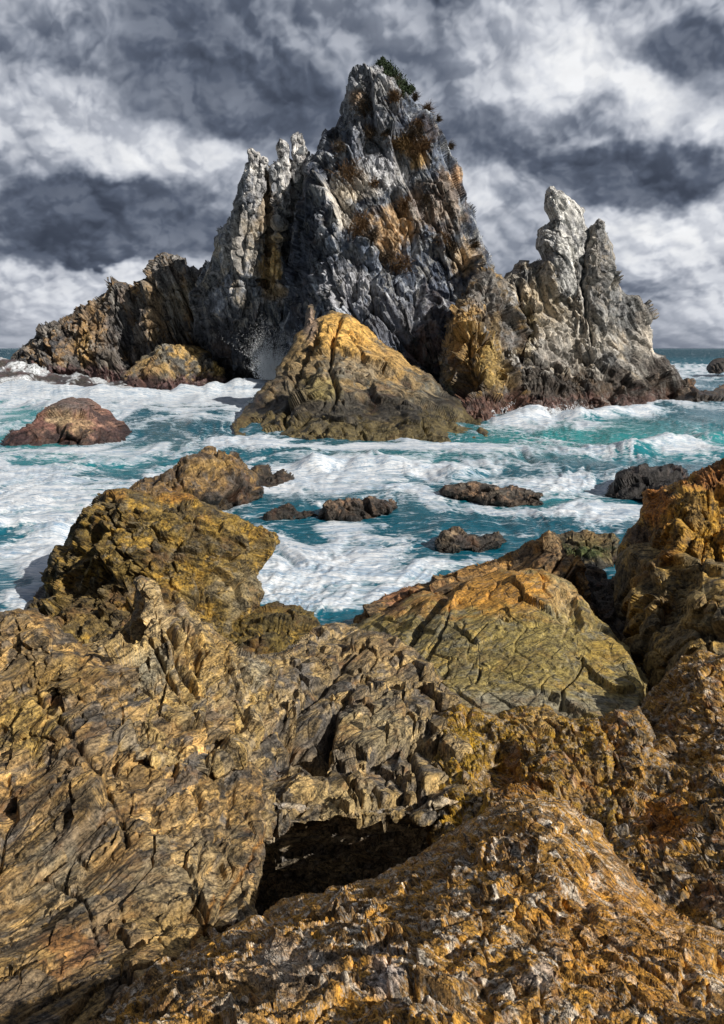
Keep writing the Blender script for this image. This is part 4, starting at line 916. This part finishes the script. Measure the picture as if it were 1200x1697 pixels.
# foam cover and water colour belong to places in the bay (given where they lie on the water)
def blobs(lst, base):
    v = np.full(len(spx), base, float)
    for (bx, by, rx_, ry2, amp) in lst:
        v += amp * np.exp(-((spx - bx) / rx_) ** 2 - ((spy - by) / ry2) ** 2)
    return v
cover = blobs([(100,645,220,26,.75),(330,650,130,26,.7),(420,620,60,20,.4),(150,690,280,22,.25),(230,745,240,22,.12),(80,830,150,60,.5),(60,930,110,55,.5),(30,985,60,30,.3),
   (600,775,170,14,.65),(520,800,160,20,.3),(700,820,160,24,.35),(560,900,110,60,.38),(520,980,110,50,.35),(640,950,80,50,.25),(870,688,70,9,.75),(1000,682,60,9,.5),(940,702,90,8,.55),
   (1090,668,80,8,.35),(1130,735,90,14,.45),(990,745,130,10,.25),(960,800,110,16,.38),(990,850,70,22,.5),(860,850,110,16,.3),(820,770,90,8,.2),(1160,618,70,12,.45),(900,725,60,6,.3),
   (680,738,160,8,.35),(430,735,70,10,.5),(330,790,120,24,.25),(1190,690,50,14,-.1),
   (1000,720,140,14,-.28),(950,765,150,12,-.15),(700,870,110,20,-.35),(840,900,120,30,-.35),(780,855,60,10,-.1),(560,1020,40,14,-.6),(30,968,50,10,-.55),(60,735,50,10,-.35),(20,690,40,16,-.2),(330,705,120,8,-.12),(1000,940,60,30,-.5),
   (820,850,100,7,.3),(590,869,95,6,.3),(785,926,85,8,.35),(110,744,115,6,.35),(600,742,225,7,.3),(1070,842,80,8,.3),(600,588,900,12,-.35),(1000,690,30,4,-.2),(1100,700,90,10,-.35),(420,770,100,7,-.1)], .47)
shallow = blobs([(960,720,230,30,.75),(1150,735,80,18,.6),(60,730,90,28,.6),(20,680,70,30,.7),(150,760,200,22,.3),(900,830,140,22,.3),(700,760,150,16,.3),(140,860,90,50,.35)], .12)
shallow = np.clip(shallow, 0, 1)
P3 = sea
eta = 26 * .62 * np.log1p(P3[:, 1] / 26)           # seas lengthen away from the shore
foot0 = foot
foot = np.maximum(foot * .62 / (1 + P3[:, 1] / 26) * 1.0, 2.1 * ys_ / F)
flow = np.stack([P3[:, 0] * .8, eta * 1.5, np.zeros(len(sea))], 1)
wv = np.stack([fbm(flow / 9 + 3, 501, 3, foot=foot, L=9.), fbm(flow / 9 + 31, 502, 3, foot=foot, L=9.), np.zeros(len(sea))], 1)
fl = flow + wv * 3.2
swell = fbm(np.stack([P3[:, 0] / 26, P3[:, 1] / 11 + .02 * P3[:, 0], 0 * spx], 1), 503, 2, foot=foot0, L=11.)
chop = 0.0
rid = np.abs(fbm(fl / 5.0, 504, 5, .55, foot=foot, L=5.0))
small = np.abs(fbm(fl / 1.3 + 7, 505, 4, .6, foot=foot, L=1.3))
amp = sstep(7, 30, ys_) * (1 - .55 * sstep(200, 1500, ys_)) * .8 + .2
z = .40 * swell * amp + (.22 - rid) * .55 * amp + (.22 - small) * (.10 + .12 * sstep(25, 60, ys_)) - .05
# breaking crests: photo polyline on the water, height, half width (m)
def crest(pts, h, w, jag=.5, lean=.45):
    global z, cover
    q = np.array([(float((px - 600) / F * Yz(600, py, 0) / (cp + (CY - py) / F * sp_)), float(Yz(600, py, 0))) for px, py in pts])
    best = np.full(len(sea), 1e9); side = np.zeros(len(sea)); tt = np.zeros(len(sea)); L = 0
    for a, b in zip(q[:-1], q[1:]):
        e = b - a; l = np.hypot(*e)
        t = np.clip(((sea[:, :2] - a) @ e) / l ** 2, 0, 1)
        d = sea[:, :2] - (a + t[:, None] * e); D = np.hypot(d[:, 0], d[:, 1])
        m = D < best; best = np.where(m, D, best); side = np.where(m, d[:, 1], side); tt = np.where(m, L + t * l, tt); L += l
    dd = np.where(side > 0, best / (w * 1.4), best / (w * .8))
    n = .7 + .6 * fbm(np.stack([tt / (w * 2.2), 0 * tt, 0 * tt + h], 1), 520, 3)
    endf = sstep(0, .16 * L, tt) * sstep(0, .16 * L, L - tt)
    k = np.exp(-dd ** 2) * n * endf
    z = z + h * k
    cover = cover + jag * np.exp(-(np.where(side > 0, best / (w * .8), best / (w * 1.1))) ** 2) * endf
crest([(470,778),(560,774),(640,776),(730,786),(800,796)], .8, 1.1, .35)
crest([(1010,752),(1090,738),(1150,730),(1280,724)], .85, 1.3, .10)
crest([(1090,612),(1160,606),(1300,608)], 1.0, 5, .3)
crest([(-80,656),(30,650),(110,655),(200,658),(300,656)], 2.0, 3.0, .5)
crest([(270,654),(330,652),(400,651),(500,652)], 2.1, 2.8, .5)
crest([(-150,668),(-20,664),(60,672),(120,690)], 1.0, 2.2, .1)
crest([(830,700),(900,684),(960,690),(1040,682),(1110,676)], 1.0, 1.6, .35)
crest([(-100,880),(20,868),(90,876),(150,860)], .5, .8, .2)
crest([(600,700),(700,738),(790,730)], .3, .8, .3)
crest([(330,730),(430,736),(560,742)], .3, .7, .3)
crest([(960,846),(1010,840),(1060,852)], .2, .5, .2)
crest([(330,880),(460,960),(520,940)], .2, .6, .2)
# foam: streaks and lace gathered along the warped flow
st = 1 - np.abs(fbm(fl * np.array([.55, 1.25, 1]) / 2.2, 506, 6, .62, foot=foot * .7, L=2.2)) * 2.6
lace = 1 - np.abs(fbm(fl / .75 + 3, 507, 4, .6, foot=foot * .7, L=.75)) * 2.4
nearw = 1 - sstep(30, 60, ys_)
pat = lerp(st * .8 + fbm(fl / 6, 508, 3, foot=foot, L=6.) * .5, st * .62 + lace * .28 + fbm(fl / 4, 509, 3) * .35, nearw)
far = sstep(110, 260, ys_)
capn = fbm(np.stack([sea[:, 0] / 22, sea[:, 1] / 55, 0 * spx], 1), 510, 3)
foam = sstep(.28, .95, pat * .80 + (cover - .5) * 1.3 - .06)
foam = np.clip(foam * (1 - .0 * far), 0, 1)
z += foam * (.05 + .05 * lace * nearw + .03 * (st - .4)) * sstep(6, 20, ys_)
calm = 0
for (bx, by, rx_, ry2) in [(820,836,115,24),(590,862,110,20),(785,918,95,24),(470,862,60,16),(1070,834,90,20),(462,814,60,14),(110,740,120,8),(600,738,220,8)]:
    calm = np.maximum(calm, np.exp(-((spx - bx) / rx_) ** 2 - ((spy - by) / ry2) ** 2))
z = z * (1 - .85 * calm) - .06 * calm
z *= 1 - .8 * sstep(1500, 6000, ys_)
sea[:, 2] = z
seaq = None
ii, jj = np.meshgrid(np.arange(Hs - 1), np.arange(Ws - 1), indexing='ij')
seaq = np.stack([ii * Ws + jj, (ii + 1) * Ws + jj, (ii + 1) * Ws + jj + 1, ii * Ws + jj + 1], -1).reshape(-1, 4)

m, t, b = material('sea_water')
pos = t.new('ShaderNodeNewGeometry').outputs['Position']
fo = t.attr('foam', 'Fac'); sh = t.attr('shallow', 'Fac'); ds = t.attr('dist', 'Fac')
mp = t.new('ShaderNodeMapping'); mp.inputs['Scale'].default_value = (.6, 1.4, 1); t.l.new(pos, mp.inputs[0])
wob = t.vmath('SCALE', t.vmath('SUBTRACT', t.noise(mp.outputs[0], .5, 3, .5, out=1), (.5, .5, .5))); wob.node.inputs['Scale'].default_value = 2.4
q = t.vmath('ADD', mp.outputs[0], wob)
n1 = t.noise(q, 2.2, 7, .66, .4)
rdg = t.math('SUBTRACT', 1.0, t.math('MULTIPLY', t.math('ABSOLUTE', t.math('SUBTRACT', t.noise(q, 1.5, 6, .6, .6), .5)), 5.0))
edge = t.math('ADD', fo, t.math('ADD', t.math('MULTIPLY', t.math('SUBTRACT', n1, .5), 1.5), t.math('MULTIPLY', t.math('SUBTRACT', rdg, .5), .34)))
web = t.math('SUBTRACT', 1.0, t.smooth(t.vor(t.vmath('ADD', q, t.vmath('SCALE', wob)), 1.5, 'DISTANCE_TO_EDGE'), .01, .16))
web2 = t.math('SUBTRACT', 1.0, t.smooth(t.vor(q, 3.6, 'DISTANCE_TO_EDGE'), .01, .15))
web = t.math('MAXIMUM', web, t.math('MULTIPLY', web2, .8))
fm = t.math('MAXIMUM', t.smooth(edge, .44, .94), t.math('MULTIPLY', t.math('MULTIPLY', web, t.smooth(edge, .10, .42)), .9))
water = t.mix(sh, (.004, .078, .140), (.008, .31, .315))
water = t.mix(t.math('MULTIPLY', t.smooth(n1, .45, .65), .35), water, (.010, .105, .150))
water = t.mix(t.smooth(ds, 150., 600.), water, (.006, .050, .078))
thin = t.mix(.5, water, (.36, .50, .58))
c = t.mix(t.smooth(edge, .12, .46), water, thin)
mp2 = t.new('ShaderNodeMapping'); mp2.inputs['Scale'].default_value = (.32, 1.9, 1); t.l.new(pos, mp2.inputs[0])
strk = t.noise(t.vmath('ADD', mp2.outputs[0], wob), 1.5, 8, .72, .6)
strk2 = t.math('ABSOLUTE', t.math('SUBTRACT', t.noise(t.vmath('ADD', mp2.outputs[0], t.vmath('SCALE', wob)), 3.4, 5, .62, .4), .5))
fk = t.math('ADD', t.math('MULTIPLY', t.smooth(strk, .40, .58), .55), t.math('MULTIPLY', t.smooth(strk2, .0, .07), .45))
c = t.mix(fm, c, t.mix(fk, (.22, .34, .48), (.86, .88, .90)))
t.l.new(c, b.inputs['Base Color'])
t.l.new(t.math('ADD', t.math('MULTIPLY', fm, .5), .13), b.inputs['Roughness'])
b.inputs['IOR'].default_value = 1.33
t.l.new(t.math('SUBTRACT', .42, t.math('MULTIPLY', t.smooth(ds, 100., 500.), .36)), b.inputs['Specular IOR Level'])
hh = t.math('ADD', t.math('MULTIPLY', t.noise(q, 3.5, 6, .62, .3), .6), t.math('MULTIPLY', rdg, .18))
hf = t.noise(mp.outputs[0], .22, 6, .7, .3)
hh = t.math('ADD', hh, t.math('MULTIPLY', hf, t.math('MULTIPLY', t.smooth(ds, 60., 300.), 9.)))
bp = t.new('ShaderNodeBump'); bp.inputs['Strength'].default_value = .75; bp.inputs['Distance'].default_value = .16
t.l.new(hh, bp.inputs['Height']); t.l.new(bp.outputs[0], b.inputs['Normal'])
# far off, countless wave faces turn the water dark and matt
dif = t.new('ShaderNodeBsdfDiffuse'); t.l.new(c, dif.inputs[0]); t.l.new(bp.outputs[0], dif.inputs[2])
mx = t.new('ShaderNodeMixShader'); t.l.new(t.math('MULTIPLY', t.smooth(ds, 50., 260.), .88), mx.inputs[0])
t.l.new(b.outputs[0], mx.inputs[1]); t.l.new(dif.outputs[0], mx.inputs[2])
t.l.new(mx.outputs[0], m.node_tree.nodes['Material Output'].inputs[0])
tag(mesh_from('sea', sea, seaq, m, None, {'foam': foam, 'shallow': shallow, 'dist': ys_}), kind='structure')

# ================================================================== spray
def spray(name, px, py, Y, n, fan, rng, label, size):
    """a burst of water flung up: strings of droplets along curved paths"""
    r = np.random.default_rng(rng)
    vs, ts = [], []
    oct_v = np.array([(1,0,0),(-1,0,0),(0,1,0),(0,-1,0),(0,0,1),(0,0,-1)], float)
    oct_t = np.array([(0,2,4),(2,1,4),(1,3,4),(3,0,4),(2,0,5),(1,2,5),(3,1,5),(0,3,5)])
    o = P(px, py, Y).reshape(3)
    k = 0
    for s in range(n):                    # each jet is a string of drops that scatters as it rises
        a = r.normal(fan[0], fan[1]); v = abs(r.normal(fan[2], fan[2] * .4)) + .5
        dirx, dirz = math.cos(a), math.sin(a)
        yy = r.normal(0, .7); bx = r.normal(0, fan[3])
        tm = r.uniform(.5, 1.15); m_ = int(46 * tm)
        for j in range(m_):
            tt = tm * (j / m_) ** .8
            sc_ = .03 + .22 * tt * tt
            p = o + np.array([bx + dirx * v * tt + r.normal(0, sc_), yy * tt + r.normal(0, sc_), dirz * v * tt - 1.9 * tt * tt + r.normal(0, sc_)])
            sc = size * r.uniform(.3, 1.0) * (1.7 - 1.1 * j / m_)
            w = oct_v * sc * np.array([1, 1, r.uniform(1, 2.2)])
            rot = math.atan2(dirx, max(.2, dirz)); c_, s_ = math.cos(rot), math.sin(rot)
            w = np.stack([w[:, 0] * c_ + w[:, 2] * s_, w[:, 1], -w[:, 0] * s_ + w[:, 2] * c_], 1)
            vs.append(w + p); ts.append(oct_t + k); k += 6
    o_ = mesh_from(name, np.concatenate(vs), tris=np.concatenate(ts), mat=M_spray, origin=o)
    return tag(o_, label, 'sea spray', kind='stuff')
M_spray, t, b = material('spray')
b.inputs['Roughness'].default_value = .35
nn = t.noise(t.new('ShaderNodeNewGeometry').outputs['Position'], 3., 3, .5)
t.l.new(t.ramp(nn, [(0.3, (.90, .93, .96)), (.7, (.92, .94, .96))]), b.inputs['Base Color'])
spray('sea_spray', 452, 628, 95, 420, (1.6, .36, 5.6, .8), 5, 'white burst of spray leaping up in the shadowed gully', .04)
spray('sea_spray', 900, 686, 63, 60, (1.6, .6, 1.3, 2.6), 8, 'low spray along the foot of the twin-spired stack', .03)

# ================================================================== plants on the peak
def plant_mat(name, c0, c1):
    m, t, b = material(name)
    n = t.noise(t.new('ShaderNodeNewGeometry').outputs['Position'], 2.5, 4, .6)
    t.l.new(t.ramp(n, [(.3, c0), (.7, c1)]), b.inputs['Base Color']); b.inputs['Roughness'].default_value = .8
    return m
M_dry = plant_mat('dry_grass', (.07, .042, .022), (.22, .125, .05))
M_dryd = plant_mat('dark_dry_grass', (.03, .024, .016), (.11, .072, .038))
M_gold = plant_mat('golden_grass', (.13, .08, .03), (.27, .17, .065))
M_green = plant_mat('green_leaf', (.012, .028, .010), (.035, .062, .02))
M_twig = plant_mat('twig', (.07, .05, .03), (.13, .10, .07))
def blades(c, n, nrm, R, h, rng, droop=.6, wid=.03):
    r = np.random.default_rng(rng)
    vs, ts, k = [], [], 0
    for i in range(n):
        off = r.normal(0, .30, 3) * R; off[1] *= .5
        b0 = c + off - nrm * .15
        d = nrm * .6 + np.array([0, -.1, .7]) + r.normal(0, .45, 3); d /= np.linalg.norm(d)
        L = h * r.uniform(.5, 1.1)
        side = np.cross(d, r.normal(0, 1, 3)); side /= np.linalg.norm(side) + 1e-9
        p = b0.copy(); w = wid * r.uniform(.7, 1.4)
        prev = (p - side * w, p + side * w)
        idx0 = k; vs += [prev[0], prev[1]]; k += 2
        for s in range(1, 4):
            d = d + np.array([0, 0, -droop * .38]); d /= np.linalg.norm(d)
            p = p + d * L / 3; ww = w * (1 - s / 3.2)
            vs += [p - side * ww, p + side * ww]; k += 2
            a = idx0 + (s - 1) * 2
            ts += [(a, a + 1, a + 3), (a, a + 3, a + 2)]
    return np.array(vs), np.array(ts)
tuss = [  # px, py, radius px, height px, kind, label
 (580,282,28,16,'d','broad brown grass tussock on the ledge at the upper left shoulder of the peak'),
 (563,246,11,10,'k','small dark tussock at the left edge of the peak, above the shoulder'),
 (614,216,12,11,'k','dark round tussock in the middle of the grey upper face'),
 (637,222,8,9,'k','small dark tussock right beside the round one on the grey upper face'),
 (652,166,11,13,'d','brown tussock just under the green summit shrub'),
 (690,158,6,12,'k','upright dark tussock at the skyline right after the green shrub'),
 (706,186,8,15,'d','spiky brown tussock on the right skyline, upper one'),
 (692,206,12,13,'d','rusty tussock above the thick brown clump'),
 (684,224,14,16,'k','darkest tussock at the top of the thick brown clump'),
 (672,240,15,18,'g','golden tussock on the left side of the thick brown clump'),
 (688,248,15,18,'d','brown tussock in the centre of the thick brown clump'),
 (706,240,11,14,'d','brown tussock on the right side of the thick brown clump'),
 (652,240,9,10,'d','small brown tussock left of the golden one'),
 (722,200,6,9,'k','small dark tussock on the right skyline below the spiky one'),
 (741,246,6,10,'k','lowest dark tussock on the right skyline of the peak'),
 (620,304,9,9,'d','small brown tussock hanging below the broad shoulder ledge'),
 (672,342,13,18,'d','drooping brown tussock in the gully right of the pale shoulder'),
 (704,334,12,8,'k','dark flat tussock right of the drooping gully one'),
 (600,368,15,20,'d','upper brown tussock of the column beside the tan face'),
 (592,392,16,15,'d','middle brown tussock of the column beside the tan face'),
 (612,402,13,14,'k','dark tussock at the lower end of the column beside the tan face'),
 (640,428,18,14,'k','dark tussock under the tan face'),
 (660,446,18,16,'d','lowest long brown tussock trailing under the tan face'),
 (732,398,12,13,'d','brown tussock low on the right flank of the peak'),
 (752,410,9,10,'k','small dark tussock lowest on the right flank of the peak'),
 (784,408,6,9,'k','tiny dark tussock near the right edge of the peak'),
 (600,176,20,10,'k','low dark brown mat of grass on the left of the summit face'),
]
for k, (px, py, rp, hp, kind, lab) in enumerate(tuss):
    c, nrm = surf(F_peak, px, py)
    c = c + nrm * .35; u = .085 * 1.25
    v, tr = blades(c, int(120 + rp * 14), nrm, rp * u, hp * u * .95, 600 + k, droop=.95, wid=.034)
    tag(mesh_from('grass_tussock', v, tris=tr, mat={'d': M_dry, 'k': M_dryd, 'g': M_gold}[kind], origin=c), lab, 'grass tussock', 'dry grass tussocks on the tall peak')
# green shrub at the summit
def leafy(name, spots, mat, u, n, rng, parent, org):
    r = np.random.default_rng(rng); vs, ts, k = [], [], 0
    for (px, py, rp) in spots:
        c, nrm = surf(F_peak, px, py)
        c = P(px, py, c[1] - .2).reshape(3)
        for i in range(int(n * rp)):
            q = r.normal(0, .42, 3); p = c + q * rp * u * np.array([1, .8, 1])
            a = r.normal(0, 1, 3); a /= np.linalg.norm(a); b_ = np.cross(a, r.normal(0, 1, 3)); b_ /= np.linalg.norm(b_)
            s = r.uniform(.07, .17)
            vs += [p - a * s, p + b_ * s * .5, p + a * s + np.array([0, 0, s * .6]), p - b_ * s * .5]
            ts += [(k, k + 1, k + 2), (k, k + 2, k + 3)]; k += 4
    return mesh_from(name, np.array(vs), tris=np.array(ts), mat=mat, parent=parent, origin=org)
c0, _ = surf(F_peak, 655, 140)
shrub = bpy.data.objects.new('shrub', None); COL.objects.link(shrub); shrub.location = c0
tag(shrub, 'dark green shrub spilling over the right side of the summit', 'shrub')
leafy('foliage', [(630,108,7),(634,101,4),(638,110,8),(645,118,10),(653,128,11),(660,138,11),(668,146,10),(674,152,7),(681,148,6),(655,142,8),(642,124,7),(664,152,7),(634,97,2)],
      M_green, .085 * 1.08, 110, 700, shrub, c0)
vs, ts = blades(c0, 60, np.array([0, -.5, .8]), 1.2, 1.1, 701, droop=.1, wid=.03)
mesh_from('stem', vs, tris=ts, mat=M_twig, parent=shrub, origin=c0)

# ================================================================== sky: a vault of storm cloud far out over the sea
AZ, EL = SUN_AZ, SUN_EL      # azimuth clockwise from +y, elevation
w = bpy.data.worlds.new('World'); scene.world = w; w.use_nodes = True
w.cycles.sampling_method = 'MANUAL'; w.cycles.sample_map_resolution = 256
t = NT(w.node_tree)
for n in list(t.n): t.n.remove(n)
out = t.new('ShaderNodeOutputWorld')
sky = t.new('ShaderNodeTexSky', sky_type='NISHITA'); sky.sun_disc = False
sky.sun_elevation = rad(EL); sky.sun_rotation = rad(AZ)
bg_sky = t.new('ShaderNodeBackground'); t.l.new(sky.outputs[0], bg_sky.inputs[0]); bg_sky.inputs[1].default_value = .05
bg_c = t.new('ShaderNodeBackground'); bg_c.inputs[1].default_value = 1.0
sxz = t.new('ShaderNodeSeparateXYZ'); t.l.new(t.new('ShaderNodeTexCoord').outputs['Generated'], sxz.inputs[0])
t.l.new(t.ramp(sxz.outputs[2], [(0, (.065, .07, .085)), (.5, (.045, .05, .062))]), bg_c.inputs[0])
mixs = t.new('ShaderNodeMixShader'); mixs.inputs[0].default_value = .85
t.l.new(bg_sky.outputs[0], mixs.inputs[1]); t.l.new(bg_c.outputs[0], mixs.inputs[2]); t.l.new(mixs.outputs[0], out.inputs[0])

RS = 20000.0
azs = np.concatenate([np.linspace(-80, -31, 50), np.linspace(-30.5, 30.5, 860), np.linspace(31, 80, 50)])
els = np.concatenate([np.linspace(-1.2, -.25, 4), np.linspace(-.2, 28.5, 500), np.linspace(29, 72, 60)])
ga, ge = np.meshgrid(np.radians(azs), np.radians(els))
dirv = np.stack([np.sin(ga) * np.cos(ge), np.cos(ga) * np.cos(ge), np.sin(ge)], -1).reshape(-1, 3)
cu = dirv[:, 0] / np.maximum(dirv[:, 1], .12); cv = dirv[:, 2] / np.maximum(dirv[:, 1], .12)
# cloud masses flatten and crowd towards the horizon
hv = np.sign(cv) * np.abs(cv) ** .72 * 1.15
def cp3(k, su=1., sv=1.): return np.stack([cu * k * su, hv * k * sv, np.zeros_like(cu) + k * .37], 1)
wq = np.stack([fbm(cp3(9.), 801, 5, .6), fbm(cp3(9.) + 40, 802, 5, .6)], 1) * .016
def cpw(k, su=1., sv=1., off=(0, 0), wa=1.):
    return np.stack([(cu + wq[:, 0] * wa + off[0]) * k * su, (hv + wq[:, 1] * wa + off[1]) * k * sv, np.zeros_like(cu) + k * .37], 1)
def puffy(k, seed, off=(0, 0), o=5):
    s_ = 0; a_ = 1.; n_ = 0
    for j in range(o):
        s_ = s_ + a_ * np.abs(perlin(cpw(k * 2.1 ** j, off=off, wa=.8) + 13 * j, seed + j)); n_ += a_; a_ *= .52
    return s_ / n_ * 2.6
def cblob(lst):
    v = np.zeros(len(cu))
    for (px, py, rx, ry, a_) in lst:
        u0, v0 = ray(px, py)
        dx = (cu + wq[:, 0] * 2.4 - u0) * F / rx; dy = (cv + wq[:, 1] * 2.4 - v0) * F / ry
        v += a_ * np.exp(-dx * dx - dy * dy)
    return v
Hp = puffy(5.2, 810); Hl = puffy(5.2, 810, off=(.007, .012))
lit = np.clip(Hp - Hl, -.16, .16)
big = fbm(cpw(3.0, 1, 1.3), 820, 5, .42)
mid = fbm(cpw(8.0, 1, 1.3), 821, 5, .5)
# bright cloud behind
bright = cblob([(60,190,150,60,.32),(230,250,150,55,.26),(180,300,120,40,.14),(850,110,110,80,.16),(990,110,110,55,.44),(1090,170,90,50,.26),(800,320,50,90,.22),(1090,395,100,45,.42),(1180,430,80,50,.30),(60,500,170,45,.22),(210,440,80,36,.30),(1140,520,130,30,.22),(380,245,60,50,.16),(1000,20,140,50,.08),(760,290,40,60,.15),(1180,200,50,40,.15),(620,60,90,40,.08)])
val = .47 + bright * 1.0 + .20 * big + .12 * mid + .24 * (Hp - .42) + .75 * lit
# middle grey sheets
m1 = cblob([(130,60,260,80,.5),(600,60,200,70,.4),(930,200,200,60,.4),(300,330,200,60,.4),(860,420,110,60,.5),(1100,60,160,60,.4),(720,200,120,100,.35),(1110,490,160,40,.35)])
a1 = sstep(.22, .70, m1 + .45 * big + .25 * mid)
v1 = .37 + .10 * mid + .08 * big + .12 * (Hp - .42) + .45 * lit + .10 * bright
val = lerp(val, v1, a1 * .85)
# dark, sharply edged masses in front
m2 = cblob([(430,160,190,80,.75),(330,15,150,40,.5),(60,330,160,45,.6),(240,370,170,42,.75),(60,425,170,30,.7),(166,422,26,20,.75),(770,205,120,40,.45),(910,260,140,36,.6),(1130,285,140,36,.65),(1160,75,120,50,.62),(1030,330,90,30,.4),(1120,462,150,22,.45),(290,110,120,40,.25),(100,250,60,26,.35)])
a2 = sstep(.22, .66, m2 + .28 * big + .22 * mid + .30 * (Hp - .42))
v2 = .185 + .09 * mid + .08 * big + .10 * (Hp - .42) + .40 * lit
val = lerp(val, v2, a2 * .92)
# flat veil along the horizon
hz = sstep(.09, .0, cv)
val = lerp(val, .40 + .07 * fbm(np.stack([cu * 3, cv * 60, 0 * cu], 1), 830, 4) + .6 * bright, hz * .6)
val = np.clip(val, .03, 1.)
stops = np.array([0, .12, .25, .42, .60, .78, 1.0])
rgb = np.stack([np.interp(val, stops, c_) for c_ in ((.027, .054, .104, .255, .47, .72, .94), (.035, .067, .126, .285, .50, .745, .95), (.056, .098, .176, .35, .57, .80, .97))], 1)
Ha, Wa = ga.shape
ii, jj = np.meshgrid(np.arange(Ha - 1), np.arange(Wa - 1), indexing='ij')
skq = np.stack([ii * Wa + jj, (ii + 1) * Wa + jj, (ii + 1) * Wa + jj + 1, ii * Wa + jj + 1], -1).reshape(-1, 4)
M_sky = bpy.data.materials.new('storm_sky'); M_sky.use_nodes = True
t = NT(M_sky.node_tree)
for n in list(t.n): t.n.remove(n)
em = t.new('ShaderNodeEmission'); mo = t.new('ShaderNodeOutputMaterial')
nz = t.noise(t.vmath('MULTIPLY', t.new('ShaderNodeNewGeometry').outputs['Position'], (1, 1, 1.6)), .0011, 5, .55)
nzr = t.ramp(nz, [(.25, (.93, .93, .93)), (.75, (1.07, 1.07, 1.07))])
t.l.new(t.mix(1.0, t.attr('cloud'), nzr, 'MULTIPLY'), em.inputs[0]); em.inputs[1].default_value = CLOUD
t.l.new(em.outputs[0], mo.inputs[0]); M_sky.cycles.emission_sampling = 'NONE'
tag(mesh_from('sky', dirv * RS + np.array([0, 0, CAMZ]), skq, M_sky, None, {'cloud': rgb}), kind='structure')

# ================================================================== sun
sd_ = bpy.data.lights.new('sun', 'SUN'); so = bpy.data.objects.new('sun', sd_); COL.objects.link(so)
sd_.energy = SUN; sd_.angle = rad(.6); sd_.color = (1, .94, .85)
S = Vector((math.sin(rad(AZ)) * math.cos(rad(EL)), math.cos(rad(AZ)) * math.cos(rad(EL)), math.sin(rad(EL))))
so.rotation_euler = S.to_track_quat('Z', 'Y').to_euler(); so.location = S * 80
vs_ = scene.view_settings
vs_.view_transform = 'Standard'; vs_.look = 'None'; vs_.gamma = 1; vs_.exposure = EXPO; vs_.use_curve_mapping = False
scene.render.engine = 'CYCLES'
print('BUILD SECONDS', time.time() - T0, 'verts', sum(len(o.data.vertices) for o in scene.objects if o.type == 'MESH'))
